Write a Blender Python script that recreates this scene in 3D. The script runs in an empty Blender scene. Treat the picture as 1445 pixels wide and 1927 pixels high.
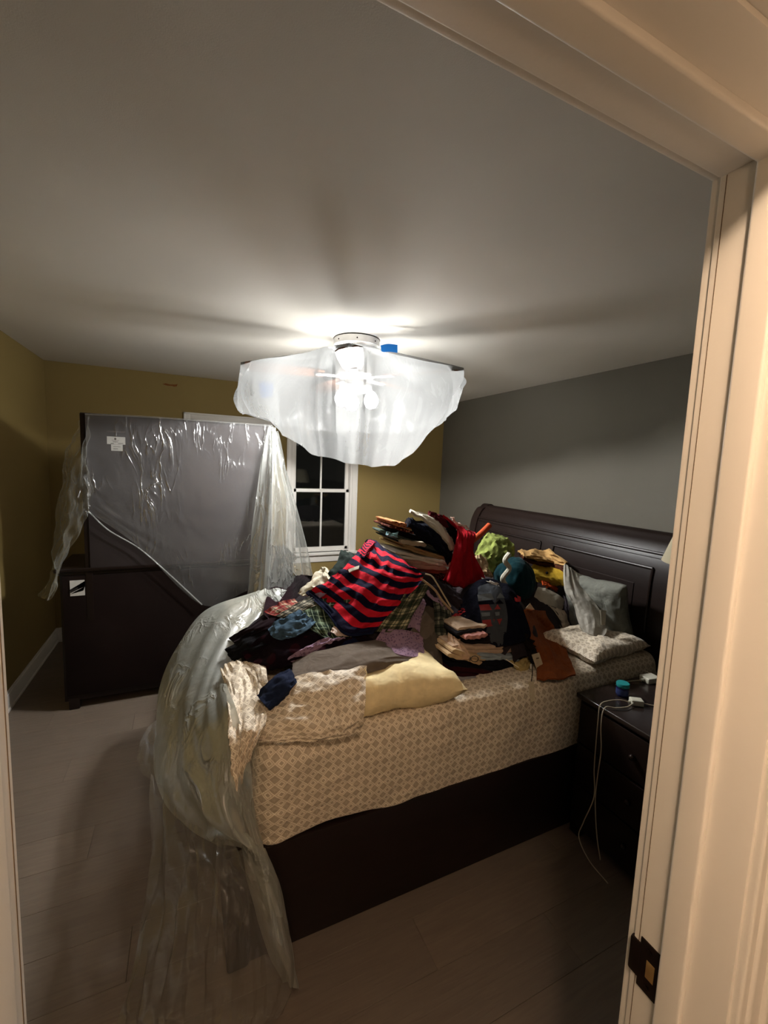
import bpy, bmesh, math, random
from mathutils import Vector, Matrix, noise
random.seed(7)
C = bpy.context.scene.collection
# ---------------------------------------------------------------- camera, world, lights, exposure
CAMH = 1.67
F, YAW, PIT, ROL = 801.25, 0.434657578, -0.107311947, 0.0381477267
fw = Vector((math.sin(YAW)*math.cos(PIT), math.cos(YAW)*math.cos(PIT), math.sin(PIT)))
rt = Vector((math.cos(YAW), -math.sin(YAW), 0)); up = rt.cross(fw)
r2 = math.cos(ROL)*rt + math.sin(ROL)*up; u2 = -math.sin(ROL)*rt + math.cos(ROL)*up
cam = bpy.data.objects.new('camera', bpy.data.cameras.new('camera')); C.objects.link(cam)
cam.matrix_world = Matrix(((r2.x, u2.x, -fw.x, 0), (r2.y, u2.y, -fw.y, 0), (r2.z, u2.z, -fw.z, CAMH), (0, 0, 0, 1)))
cam.data.sensor_fit = 'HORIZONTAL'; cam.data.sensor_width = 36; cam.data.lens = F/1445*36; cam.data.clip_start = .01
bpy.context.scene.camera = cam
w = bpy.data.worlds.new('night'); bpy.context.scene.world = w; w.use_nodes = True
w.node_tree.nodes['Background'].inputs[0].default_value = (.45, .45, .4, 1)
w.node_tree.nodes['Background'].inputs[1].default_value = .0015
vs = bpy.context.scene.view_settings
vs.view_transform = 'Standard'; vs.look = 'None'; vs.gamma = 1; vs.use_curve_mapping = False
vs.exposure = 2.6
FAN_W, HALL_W = 90.0, 5.2         # strength of the fan's lamp glass, watts of the hall lamp
def lamp(name, loc, watts, col, size, rot=None):
    d = bpy.data.lights.new(name, 'AREA' if rot is not None else 'POINT'); d.energy = watts; d.color = col
    if rot is None: d.shadow_soft_size = size
    else: d.size = size; d.shape = 'DISK'
    o = bpy.data.objects.new(name, d); C.objects.link(o); o.location = loc
    if rot is not None: o.rotation_euler = rot
    return o
lamp('hall_ceiling_light', (.06, -.22, 2.36), HALL_W, (1, .73, .50), .05)
lamp('hall_fill_light', (-.25, -.95, 1.55), 1.7, (1, .72, .47), .12)  # unseen fill light, added to even out the warm light down the jamb

# ---------------------------------------------------------------- helpers
def ray(px, py):
    return r2*((px-722.5)/F) - u2*((py-963.5)/F) + fw
def at(px, py, Y):
    r = ray(px, py); return r*(Y/r.y) + Vector((0, 0, CAMH))
def M_new(name):
    m = bpy.data.materials.new(name); m.use_nodes = True
    nt = m.node_tree; return m, nt, nt.nodes['Principled BSDF']
def lin(h):
    return tuple((c/12.92 if c <= .04045 else ((c+.055)/1.055)**2.4) for c in [int(h[i:i+2], 16)/255 for i in (0, 2, 4)]) + (1,)
def N(nt, t, **k):
    n = nt.nodes.new(t)
    for a, b in k.items(): setattr(n, a, b)
    return n
def math_(nt, op, a, b=None, c=None):
    n = N(nt, 'ShaderNodeMath', operation=op)
    for i, v in enumerate((a, b, c)):
        if v is None: continue
        if isinstance(v, (int, float)): n.inputs[i].default_value = v
        else: nt.links.new(v, n.inputs[i])
    return n.outputs[0]
def mixc(nt, f, a, b):
    n = N(nt, 'ShaderNodeMix', data_type='RGBA')
    for s, v in ((n.inputs[0], f), (n.inputs[6], a), (n.inputs[7], b)):
        if isinstance(v, (tuple, int, float)): s.default_value = v
        else: nt.links.new(v, s)
    return n.outputs[2]
def bump(nt, b, h, dist, strength=1):
    n = N(nt, 'ShaderNodeBump'); n.inputs['Distance'].default_value = dist; n.inputs['Strength'].default_value = strength
    nt.links.new(h, n.inputs['Height']); nt.links.new(n.outputs[0], b.inputs['Normal'])
def ntex(nt, scale, detail=4, src='Object', stretch=None, dist=0.0, rot=None):
    tc = N(nt, 'ShaderNodeTexCoord'); v = tc.outputs[src]
    if stretch:
        mp = N(nt, 'ShaderNodeMapping'); mp.inputs['Scale'].default_value = stretch; mp.inputs['Rotation'].default_value = rot or (0, 0, 0); mp.vector_type = 'TEXTURE' if False else 'POINT'; nt.links.new(v, mp.inputs[0]); v = mp.outputs[0]
    n = N(nt, 'ShaderNodeTexNoise'); n.inputs['Scale'].default_value = scale; n.inputs['Detail'].default_value = detail
    n.inputs['Distortion'].default_value = dist
    nt.links.new(v, n.inputs['Vector']); return n.outputs[0]
def plain(name, col, rough=.6, var=.12, scale=6, bmp=0, bscale=200, spec=.3, metal=0, stretch=None):
    m, nt, b = M_new(name); c = lin(col) if isinstance(col, str) else col
    f = ntex(nt, scale, 5, stretch=stretch)
    d = tuple(x*(1-var) for x in c[:3])+(1,); l = tuple(min(1, x*(1+var)) for x in c[:3])+(1,)
    nt.links.new(mixc(nt, f, d, l), b.inputs['Base Color'])
    b.inputs['Roughness'].default_value = rough; b.inputs['Specular IOR Level'].default_value = spec; b.inputs['Metallic'].default_value = metal
    if bmp: bump(nt, b, ntex(nt, bscale, 3, stretch=stretch), bmp)
    return m
_fab = {}
def fabric(col, rough=.9, sheen=.05, kind='plain', c2='000000', c3='000000', n=8, n2=8, off=0.0):
    key = (col, rough, kind, c2, c3, n, n2, off)
    if key in _fab: return _fab[key]
    m, nt, b = M_new('cloth_'+kind); a = lin(col)
    f = ntex(nt, 30, 6); base = mixc(nt, f, tuple(x*.78 for x in a[:3])+(1,), tuple(min(1, x*1.15) for x in a[:3])+(1,))
    tc = N(nt, 'ShaderNodeTexCoord'); sp = N(nt, 'ShaderNodeSeparateXYZ'); nt.links.new(tc.outputs['UV'], sp.inputs[0])
    u, v = sp.outputs[0], sp.outputs[1]
    if kind == 'stripe':
        s = math_(nt, 'LESS_THAN', math_(nt, 'FRACT', math_(nt, 'ADD', math_(nt, 'MULTIPLY', v, n), off)), .5)
        base = mixc(nt, s, base, lin(c2))
    elif kind == 'plaid':
        for ax, k in ((u, n), (v, n2)):
            fr = math_(nt, 'FRACT', math_(nt, 'MULTIPLY', ax, k))
            wide = math_(nt, 'MULTIPLY', math_(nt, 'LESS_THAN', fr, .52), .72)
            base = mixc(nt, wide, base, lin(c2))
            thin = math_(nt, 'MULTIPLY', math_(nt, 'LESS_THAN', math_(nt, 'ABSOLUTE', math_(nt, 'SUBTRACT', fr, .72)), .035), .8)
            base = mixc(nt, thin, base, lin(c3))
            thin = math_(nt, 'MULTIPLY', math_(nt, 'LESS_THAN', math_(nt, 'ABSOLUTE', math_(nt, 'SUBTRACT', fr, .2)), .03), .8)
            base = mixc(nt, thin, base, lin(c3))
    elif kind == 'speck':
        vo = N(nt, 'ShaderNodeTexVoronoi'); vo.inputs['Scale'].default_value = n; nt.links.new(tc.outputs['Object'], vo.inputs['Vector'])
        s = math_(nt, 'LESS_THAN', vo.outputs[0], .33); base = mixc(nt, math_(nt, 'MULTIPLY', s, .8), base, lin(c2))
    nt.links.new(base, b.inputs['Base Color'])
    b.inputs['Roughness'].default_value = rough; b.inputs['Specular IOR Level'].default_value = .06 if rough > .6 else .5
    b.inputs['Sheen Weight'].default_value = sheen*.3
    w1 = ntex(nt, 900, 2); w2 = ntex(nt, 16, 2, dist=.4)
    bump(nt, b, math_(nt, 'ADD', math_(nt, 'MULTIPLY', w1, .06), math_(nt, 'MULTIPLY', w2, 1.0)), .012)
    _fab[key] = m; return m
def plastic(name, opac, edge, white=(.82, .84, .82, 1), bscale=14, bd=.02, gl=.25, rdg=1.0):
    """thin polythene film: part clear, part milky, glossy, milkier at grazing angles"""
    m = bpy.data.materials.new(name); m.use_nodes = True; nt = m.node_tree; nt.nodes.remove(nt.nodes['Principled BSDF'])
    out = nt.nodes['Material Output']
    tr = N(nt, 'ShaderNodeBsdfTransparent'); tr.inputs[0].default_value = (.97, .97, .96, 1)
    df = N(nt, 'ShaderNodeBsdfDiffuse'); df.inputs[0].default_value = white
    tl = N(nt, 'ShaderNodeBsdfTranslucent'); tl.inputs[0].default_value = white
    gs = N(nt, 'ShaderNodeBsdfGlossy'); gs.inputs['Roughness'].default_value = .26; gs.inputs[0].default_value = (.9, .9, .9, 1)
    a = N(nt, 'ShaderNodeMixShader'); a.inputs[0].default_value = .5; nt.links.new(df.outputs[0], a.inputs[1]); nt.links.new(tl.outputs[0], a.inputs[2])
    n1 = ntex(nt, bscale, 3, dist=.8); n2 = ntex(nt, bscale*3, 2, stretch=(1, 1, .3))
    n3 = ntex(nt, 1.7, 2)
    rn = ntex(nt, bscale*.9, 4, stretch=(1.9, 1, .6), dist=.9, rot=(0, .65, 0))          # sharp creases: ridged noise, only in patches
    rg = math_(nt, 'POWER', math_(nt, 'SUBTRACT', 1, math_(nt, 'ABSOLUTE', math_(nt, 'MULTIPLY', math_(nt, 'SUBTRACT', rn, .5), 7))), 3)
    rg = math_(nt, 'MULTIPLY', math_(nt, 'MAXIMUM', rg, 0), math_(nt, 'MAXIMUM', math_(nt, 'MULTIPLY', math_(nt, 'SUBTRACT', ntex(nt, 3.1, 1), .42), 3), 0))
    bp = N(nt, 'ShaderNodeBump'); bp.inputs['Distance'].default_value = bd
    nt.links.new(math_(nt, 'ADD', math_(nt, 'ADD', n1, math_(nt, 'MULTIPLY', n2, .1)), math_(nt, 'MULTIPLY', rg, rdg)), bp.inputs['Height'])
    for s in (df, gs): nt.links.new(bp.outputs[0], s.inputs['Normal'])
    lw = N(nt, 'ShaderNodeLayerWeight'); lw.inputs[0].default_value = .5; nt.links.new(bp.outputs[0], lw.inputs['Normal'])
    op = math_(nt, 'MINIMUM', math_(nt, 'ADD', math_(nt, 'MULTIPLY', math_(nt, 'ADD', .6, math_(nt, 'MULTIPLY', n3, .8)), opac), math_(nt, 'MULTIPLY', math_(nt, 'POWER', lw.outputs['Facing'], 2.0), edge)), .97)
    b = N(nt, 'ShaderNodeMixShader'); nt.links.new(op, b.inputs[0]); nt.links.new(tr.outputs[0], b.inputs[1]); nt.links.new(a.outputs[0], b.inputs[2])
    c = N(nt, 'ShaderNodeMixShader'); nt.links.new(math_(nt, 'MULTIPLY', lw.outputs['Fresnel'], gl), c.inputs[0])
    nt.links.new(b.outputs[0], c.inputs[1]); nt.links.new(gs.outputs[0], c.inputs[2]); nt.links.new(c.outputs[0], out.inputs[0])
    return m

def tag(o, label=None, cat=None, group=None, kind=None):
    for k, v in (('label', label), ('category', cat), ('group', group), ('kind', kind)):
        if v: o[k] = v
    return o
def root(name, loc, label, cat, group=None):
    o = bpy.data.objects.new(name, None); C.objects.link(o); o.location = loc; o.empty_display_size = .05
    return tag(o, label, cat, group)
def link(name, bm, mat, parent=None, smooth=True, mats=None):
    me = bpy.data.meshes.new(name)
    o = bpy.data.objects.new(name, me); C.objects.link(o)
    if parent is not None:
        p = parent; L = Vector((0, 0, 0))
        while p is not None: L += p.location; p = p.parent
        bmesh.ops.translate(bm, verts=bm.verts, vec=-L); o.parent = parent
    else:
        n = max(1, len(bm.verts)); cx = sum((v.co for v in bm.verts), Vector())/n; zl = min((v.co.z for v in bm.verts), default=0)
        base = Vector((cx.x, cx.y, zl)); bmesh.ops.translate(bm, verts=bm.verts, vec=-base); o.location = base
    if smooth:
        for f in bm.faces: f.smooth = True
    bm.to_mesh(me); bm.free()
    if smooth:
        try: me.set_sharp_from_angle(angle=math.radians(40))
        except Exception: pass
    for x in (mats or [mat]): me.materials.append(x)
    return o
def B(): return bmesh.new()
def box(bm, x0, x1, y0, y1, z0, z1, bev=0.0, rot=0.0, tilt=None, seg=2):
    t = bmesh.new(); bmesh.ops.create_cube(t, size=1)
    c = Vector(((x0+x1)/2, (y0+y1)/2, (z0+z1)/2))
    bmesh.ops.scale(t, vec=(abs(x1-x0), abs(y1-y0), abs(z1-z0)), verts=t.verts)
    if bev: bmesh.ops.bevel(t, geom=list(t.edges), offset=bev, segments=seg, affect='EDGES', profile=.6)
    m = Matrix.Rotation(rot, 4, 'Z')
    if tilt: m = m @ Matrix.Rotation(tilt[0], 4, 'X') @ Matrix.Rotation(tilt[1], 4, 'Y')
    bmesh.ops.transform(t, matrix=Matrix.Translation(c) @ m, verts=t.verts)
    me = bpy.data.meshes.new('t'); t.to_mesh(me); t.free(); bm.from_mesh(me); bpy.data.meshes.remove(me); return bm
def lathe(bm, prof, c, seg=32, cap=True):
    rings = []
    for r, z in prof:
        rings.append([bm.verts.new((c[0]+r*math.cos(2*math.pi*i/seg), c[1]+r*math.sin(2*math.pi*i/seg), c[2]+z)) for i in range(seg)])
    for a, b in zip(rings, rings[1:]):
        for i in range(seg): bm.faces.new((a[i], a[(i+1) % seg], b[(i+1) % seg], b[i]))
    if cap:
        if prof[0][0] > 0: bm.faces.new(rings[0][::-1])
        if prof[-1][0] > 0: bm.faces.new(rings[-1])
    return bm
def crom(p0, p1, p2, p3, t):
    return .5*((2*p1) + (p2-p0)*t + (2*p0-5*p1+4*p2-p3)*t*t + (3*p1-p0-3*p2+p3)*t*t*t)
def crv(P, k):
    P = [Vector(p) for p in P]; o = []
    for i in range(len(P)-1):
        a = P[max(i-1, 0)] if i > 0 else 2*P[0]-P[1]; d = P[i+2] if i+2 < len(P) else 2*P[-1]-P[-2]
        for j in range(k): o.append(crom(a, P[i], P[i+1], d, j/k))
    o.append(P[-1].copy()); return o
def tube(bm, P, r, seg=8, k=6, flat=1.0):
    Q = crv(P, k) if k > 1 else [Vector(p) for p in P]; rings = []; n = None
    for i, p in enumerate(Q):
        t = (Q[min(i+1, len(Q)-1)]-Q[max(i-1, 0)]).normalized()
        n = (n - t*n.dot(t)) if n is not None else (Vector((0, 0, 1)).cross(t) if abs(t.z) < .9 else Vector((1, 0, 0)).cross(t))
        n.normalize(); b = t.cross(n)
        rings.append([bm.verts.new(p + r*(math.cos(a)*n + flat*math.sin(a)*b)) for a in [2*math.pi*q/seg for q in range(seg)]])
    for a, b in zip(rings, rings[1:]):
        for i in range(seg): bm.faces.new((a[i], a[(i+1) % seg], b[(i+1) % seg], b[i]))
    bm.faces.new(rings[0][::-1]); bm.faces.new(rings[-1]); return bm
def sheet(rows, res=7, wr=.006, fr=(3, 3), thick=.005, seed=0, uvs=(1, 1), fine=.4):
    """Catmull-Rom cloth surface through a grid of world points, wrinkled and given thickness"""
    g = [crv(r, res) for r in rows]; cols = list(zip(*g)); g2 = [crv(c, res) for c in cols]
    nu, nv = len(g2), len(g2[0])
    P = [[Vector(g2[i][j]) for j in range(nv)] for i in range(nu)]
    Nn = [[None]*nv for _ in range(nu)]
    for i in range(nu):
        for j in range(nv):
            a = P[min(i+1, nu-1)][j]-P[max(i-1, 0)][j]; b = P[i][min(j+1, nv-1)]-P[i][max(j-1, 0)]
            n = a.cross(b); Nn[i][j] = n.normalized() if n.length > 1e-12 else Vector((0, 0, 1))
    mid = Nn[nu//2][nv//2]; tocam = Vector((0, 0, CAMH))-P[nu//2][nv//2]
    sg = 1 if mid.dot(tocam) > 0 else -1
    for i in range(nu):
        for j in range(nv):
            u, v = i/(nu-1), j/(nv-1)
            d = noise.noise(Vector((u*fr[0]+seed*3.1, v*fr[1]+seed, seed*1.7))) + fine*noise.noise(Vector((u*fr[0]*2.7+seed, v*fr[1]*2.7, seed+9)))
            d = (1-abs(d))*2-1.2 if seed % 2 else d*1.4
            P[i][j] = P[i][j] + Nn[i][j]*sg*d*wr
    bm = bmesh.new(); uvl = bm.loops.layers.uv.new('UVMap')
    T = [[bm.verts.new(P[i][j]) for j in range(nv)] for i in range(nu)]
    def quad(a, b, c, d, uv):
        try: f = bm.faces.new((a, b, c, d))
        except ValueError: return
        for l, t in zip(f.loops, uv): l[uvl].uv = (t[0]*uvs[0], t[1]*uvs[1])
    for i in range(nu-1):
        for j in range(nv-1):
            uv = [(i/(nu-1), j/(nv-1)), ((i+1)/(nu-1), j/(nv-1)), ((i+1)/(nu-1), (j+1)/(nv-1)), (i/(nu-1), (j+1)/(nv-1))]
            quad(T[i][j], T[i+1][j], T[i+1][j+1], T[i][j+1], uv)
    if thick:
        Bt = [[bm.verts.new(P[i][j]-Nn[i][j]*sg*thick) for j in range(nv)] for i in range(nu)]
        for i in range(nu-1):
            for j in range(nv-1):
                uv = [(i/(nu-1), j/(nv-1))]*4
                quad(Bt[i][j+1], Bt[i+1][j+1], Bt[i+1][j], Bt[i][j], uv)
        for i in range(nu-1):
            for j, q in ((0, 0), (nv-1, 1)):
                uv = [(i/(nu-1), q), ((i+1)/(nu-1), q)]*2
                quad(T[i][j], T[i+1][j], Bt[i+1][j], Bt[i][j], [uv[0], uv[1], uv[1], uv[0]])
        for j in range(nv-1):
            for i, q in ((0, 0), (nu-1, 1)):
                quad(T[i][j], T[i][j+1], Bt[i][j+1], Bt[i][j], [(q, j/(nv-1)), (q, (j+1)/(nv-1)), (q, (j+1)/(nv-1)), (q, j/(nv-1))])
        bmesh.ops.recalc_face_normals(bm, faces=bm.faces)
    return bm
# the heap of clothes on the bed: height of its surface over the bed at (x, y)
BUMPS = [(.92, 2.02, .56, .45, .43), (.60, 2.0, .42, .45, .25), (.62, 1.52, .42, .21, .10), (1.43, 1.74, .27, .30, .36), (1.85, 2.15, .38, .45, .24), (1.25, 2.3, .36, .36, .27)]
def Mh(x, y):
    z = .755
    for cx, cy, rx, ry, h in BUMPS:
        q = 1-((x-cx)/rx)**2-((y-cy)/ry)**2
        if q > 0: z = max(z, .755+h*q**.62)
    return z
def S(px, py, lift=0.0):
    r = ray(px, py); best = None; o = Vector((0, 0, CAMH)); t = .9
    while t < 3.4:
        p = o+r*t; d = p.z-Mh(p.x, p.y)-lift
        if d <= 0: return p
        if best is None or d < best[0]: best = (d, p)
        t += .006
    return best[1]
def G(rows, dl=0.0):
    out = []
    for r in rows:
        q = []
        for p in r:
            l = p[2] if len(p) > 2 else .012
            w_ = at(p[0], p[1], l) if l > .7 else S(p[0], p[1], l+dl)
            if w_.x > 2.17: w_ = Vector((0, 0, CAMH))+(w_-Vector((0, 0, CAMH)))*(2.17/w_.x)
            q.append(w_)
        out.append(q)
    return out
def garment(name, rows, mat, label, cat, group=None, parent=None, **k):
    o = link(name, sheet(G(rows), **k), mat, parent)
    if parent is None: tag(o, label, cat, group)
    elif label: o['label'] = label
    return o

# ---------------------------------------------------------------- setting
XL, XR, YD, Y0, HC = -1.075, 2.86, 4.52, .352, 2.44
YH = .232                                   # hall side of the door wall
yellow = plain('yellow_paint', (.27, .19, .065, 1), .75, .06, 3, .0008, 250)
greyw = plain('grey_paint', (.13, .118, .093, 1), .7, .05, 3, .0008, 250)
ceilm = plain('ceiling_paint', (.76, .72, .655, 1), .85, .04, 2, .0002, 300)
trimw = plain('white_trim_paint', (.78, .74, .68, 1), .38, .03, 4, .0003, 60, spec=.5)
hallp = plain('hall_paint', (.55, .47, .38, 1), .8, .04, 3)
def struct(name, bm, mat, parent=None, smooth=False):
    o = link(name, bm, mat, parent, smooth)
    if parent is None: o['kind'] = 'structure'
    return o
# floor: subfloor and laminate planks
def woodfloor():
    m, nt, b = M_new('laminate')
    oi = N(nt, 'ShaderNodeObjectInfo')
    g = ntex(nt, 7, 7, stretch=(1, 12, 1), dist=.6); g2 = ntex(nt, 1.6, 3)
    c = mixc(nt, g, (.10, .074, .054, 1), (.20, .155, .118, 1))
    c = mixc(nt, math_(nt, 'MULTIPLY', oi.outputs['Random'], .35), c, (.10, .08, .065, 1))
    c = mixc(nt, math_(nt, 'MULTIPLY', g2, .25), c, (.19, .155, .125, 1))
    nt.links.new(c, b.inputs['Base Color']); b.inputs['Roughness'].default_value = .42
    bump(nt, b, g, .0012); return m
wf = woodfloor()
bm = B(); box(bm, XL-.12, XR+.12, -1.2, YD+.12, -.05, -.012)
floor = struct('floor', bm, plain('underlay', '3a2f26', .9))
rw = .182; y = -.6; i = 0
while y < YD:
    x = XL - (i*.47) % 1.21
    while x < XR:
        a, b_ = max(x, XL), min(x+1.21, XR)
        if b_-a > .05:
            bm = B(); box(bm, a+.0004, b_-.0004, y+.0004, min(y+rw, YD)-.0004, -.012, 0, .0007, seg=1)
            link('plank', bm, wf, floor, False)
        x += 1.21
    y += rw; i += 1
bm = B(); box(bm, XL-.12, XR+.12, Y0-.06, YD+.12, HC, HC+.1); struct('ceiling', bm, ceilm)
bm = B(); box(bm, XL-.12, XL, YH, YD+.12, 0, HC); struct('wall_left', bm, yellow)
bm = B(); box(bm, XR, XR+.12, YH, YD+.12, 0, HC); struct('wall_right', bm, greyw)
# window wall with two openings
W1 = (-.02+.055, .80-.055); W2 = (.953+.055, 1.742-.055); ZB, ZT = .70, 2.045
bm = B()
box(bm, XL, XR, YD, YD+.12, 0, ZB); box(bm, XL, XR, YD, YD+.12, ZT, HC)
for a, b_ in ((XL, W1[0]), (W1[1], W2[0]), (W2[1], XR)): box(bm, a, b_, YD, YD+.12, ZB, ZT)
wb = struct('wall_back', bm, yellow)
bm = B()
pts = [(-.2, 2.343), (-.17, 2.353), (-.14, 2.347), (-.10, 2.350), (-.072, 2.356), (-.08, 2.336), (-.10, 2.33), (-.12, 2.335), (-.16, 2.333)]
f = bm.faces.new([bm.verts.new((x, YD-.002, z)) for x, z in pts]); e = bmesh.ops.extrude_face_region(bm, geom=[f])
bmesh.ops.translate(bm, verts=[v for v in e['geom'] if isinstance(v, bmesh.types.BMVert)], vec=(0, .003, 0))
link('paint_chip', bm, plain('bare_wall', '7a4a22', .9, .4, 30), wb)['label'] = 'brown chipped spot in the yellow paint'
# glass
gm = bpy.data.materials.new('window_glass'); gm.use_nodes = True; nt = gm.node_tree; nt.nodes.remove(nt.nodes['Principled BSDF'])
tr = N(nt, 'ShaderNodeBsdfTransparent'); gs = N(nt, 'ShaderNodeBsdfGlossy'); gs.inputs['Roughness'].default_value = .03
fr_ = N(nt, 'ShaderNodeFresnel'); mx = N(nt, 'ShaderNodeMixShader'); nt.links.new(fr_.outputs[0], mx.inputs[0])
nt.links.new(tr.outputs[0], mx.inputs[1]); nt.links.new(gs.outputs[0], mx.inputs[2]); nt.links.new(mx.outputs[0], nt.nodes['Material Output'].inputs[0])
gn = ntex(nt, 3, 2); bp = N(nt, 'ShaderNodeBump'); bp.inputs['Distance'].default_value = .0006; nt.links.new(gn, bp.inputs['Height']); nt.links.new(bp.outputs[0], gs.inputs['Normal'])
def window(n, a, b_):
    w_ = bpy.data.objects.new('window_%d' % n, None); C.objects.link(w_); w_.location = ((a+b_)/2, YD, ZB); w_['kind'] = 'structure'
    bm = B()                                        # casing on the wall, with a thinner outer edge
    for x0, x1 in ((a-.055, a), (b_, b_+.055)): box(bm, x0, x1, YD-.016, YD, ZB-.03, ZT+.055, .004)
    for x0, x1 in ((a-.060, a-.043), (b_+.043, b_+.060)): box(bm, x0, x1, YD-.024, YD, ZB-.03, ZT+.06, .004)
    box(bm, a-.0, b_+.0, YD-.016, YD, ZT, ZT+.055, .004); box(bm, a-.06, b_+.06, YD-.024, YD, ZT+.043, ZT+.06, .004)
    link('window_casing', bm, trimw, w_)
    bm = B(); box(bm, a-.085, b_+.085, YD-.05, YD+.06, ZB-.035, ZB-.008, .006); link('window_sill', bm, trimw, w_)
    bm = B(); box(bm, a-.065, b_+.065, YD-.016, YD, ZB-.115, ZB-.035, .004); link('apron', bm, trimw, w_)
    bm = B()                                        # frame lining the opening
    for x0, x1 in ((a, a+.022), (b_-.022, b_)): box(bm, x0, x1, YD-.002, YD+.11, ZB-.008, ZT)
    box(bm, a, b_, YD-.002, YD+.11, ZT-.022, ZT); box(bm, a, b_, YD, YD+.11, ZB-.01, ZB+.008)
    link('window_frame', bm, trimw, w_)
    zm = 1.375
    for nm, z0, z1, yo in (('lower_sash', ZB+.008, zm+.018, .035), ('upper_sash', zm-.018, ZT-.022, .07)):
        bm = B(); p, q = a+.022, b_-.022; y0, y1 = YD+yo, YD+yo+.03
        box(bm, p, p+.036, y0, y1, z0, z1, .003); box(bm, q-.036, q, y0, y1, z0, z1, .003)
        box(bm, p, q, y0, y1, z0, z0+.036, .003); box(bm, p, q, y0, y1, z1-.036, z1, .003)
        s = link(nm, bm, trimw, w_)
        bm = B(); box(bm, (p+q)/2-.009, (p+q)/2+.009, y0+.004, y1-.002, z0+.03, z1-.03, .002); link('muntin', bm, trimw, s)
        for x0, x1 in ((p+.034, (p+q)/2-.008), ((p+q)/2+.008, q-.034)):
            bm = B(); box(bm, x0, x1, y0+.012, y0+.016, z0+.034, z1-.034); link('pane', bm, gm, s, False)
    bm = B(); box(bm, (a+b_)/2-.03, (a+b_)/2+.03, YD+.02, YD+.045, zm+.01, zm+.022, .003); link('sash_lock', bm, trimw, w_)
window(1, *W1); window(2, *W2)
# door wall
JL, JR, ZH = -.112, .612, 2.045
bm = B()
box(bm, XL, JL-.02, YH, Y0, 0, HC); box(bm, JR+.02, XR, YH, Y0, 0, HC); box(bm, JL-.02, JR+.02, YH, Y0, ZH+.02, HC)
struct('wall_front', bm, greyw)
def jamb(n, side):
    bm = B(); x = JR if side > 0 else JL; s = side
    X = lambda a, b_: (min(x+s*a, x+s*b_), max(x+s*a, x+s*b_))
    a, b_ = X(0, .02); box(bm, a, b_, YH, Y0+.002, 0, ZH+.02, .0025)
    o = struct('trim_%d' % n, bm, trimw, None, True)
    bm = B(); a, b_ = X(-.009, .002); box(bm, a, b_, .279, .3115, 0, ZH, .0035, seg=3); link('door_stop', bm, trimw, o)
    bm = B(); a, b_ = X(.004, .062); box(bm, a, b_, Y0-.002, Y0+.014, 0, ZH+.062, .003); link('casing', bm, trimw, o)
    bm = B(); a, b_ = X(.005, .022); box(bm, a, b_, YH-.010, YH+.004, 0, ZH+.022, .004, seg=3)
    a, b_ = X(.02, .048); box(bm, a, b_, YH-.014, YH+.004, 0, ZH+.048, .005, seg=3)
    a, b_ = X(.045, .066); box(bm, a, b_, YH-.02, YH+.004, 0, ZH+.066, .006, seg=3); link('casing', bm, trimw, o)
    bm = B(); a, b_ = X(-.0004, .0004); box(bm, a, b_, .3117, .3140, 0, ZH); link('seam', bm, plain('dark_seam', '4a3c2c', .9), o)
    bm = B(); a, b_ = X(-.0004, .0004); box(bm, a, b_, .3455, .3463, 0, ZH); link('seam', bm, plain('dark_seam', '6a563f', .9), o)
    return o
jr = jamb(1, 1); jamb(2, -1)
bm = B(); box(bm, JL, JR, YH, Y0+.002, ZH, ZH+.02, .0025); head = struct('trim_3', bm, trimw, None, True)
bm = B(); box(bm, JL+.002, JR-.002, .279, .3115, ZH-.009, ZH+.002, .0035, seg=3); link('door_stop', bm, trimw, head)
bm = B(); box(bm, JL-.062, JR+.062, Y0-.002, Y0+.014, ZH+.004, ZH+.062, .003); link('casing', bm, trimw, head)
bm = B(); box(bm, JL-.05, JR+.05, YH-.014, YH+.004, ZH+.005, ZH+.05, .005); box(bm, JL-.066, JR+.066, YH-.02, YH+.004, ZH+.045, ZH+.066, .006); link('casing', bm, trimw, head)
# strike plate let into the right jamb
bronze = plain('dark_bronze', '241711', .35, .3, 40, metal=.7, spec=.6)
sp_ = root('strike_plate', (JR, .328, .94), 'dark bronze strike plate on the right door jamb', 'strike plate')
bm = B(); z0, z1 = .905, .985
box(bm, JR-.0022, JR+.001, .3145, .3425, z0, z1, .001); box(bm, JR-.003, JR+.012, .3405, .3575, z0+.012, z1-.012, .003); link('plate', bm, bronze, sp_)
bm = B(); box(bm, JR-.0030, JR-.0018, .319, .331, z0+.026, z1-.026, .0005); link('latch_hole', bm, plain('worn_brass', 'c9a56a', .3, .2, 50, metal=.8), sp_)['label'] = 'bright worn brass latch opening'
for zz in (z0+.011, z1-.011):
    bm = B(); t = bmesh.new(); bmesh.ops.create_cone(t, cap_ends=True, segments=12, radius1=.004, radius2=.003, depth=.002)
    bmesh.ops.transform(t, matrix=Matrix.Translation((JR-.003, .328, zz)) @ Matrix.Rotation(math.pi/2, 4, 'Y'), verts=t.verts)
    me = bpy.data.meshes.new('t'); t.to_mesh(me); t.free(); bm.from_mesh(me); link('screw', bm, bronze, sp_)
# hall behind the camera
bm = B(); box(bm, XL, XR, -1.1, YH, HC, HC+.1); struct('ceiling', bm, ceilm)
bm = B(); box(bm, XL, XR, -1.2, -1.1, 0, HC); struct('wall_hall', bm, hallp)
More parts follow.
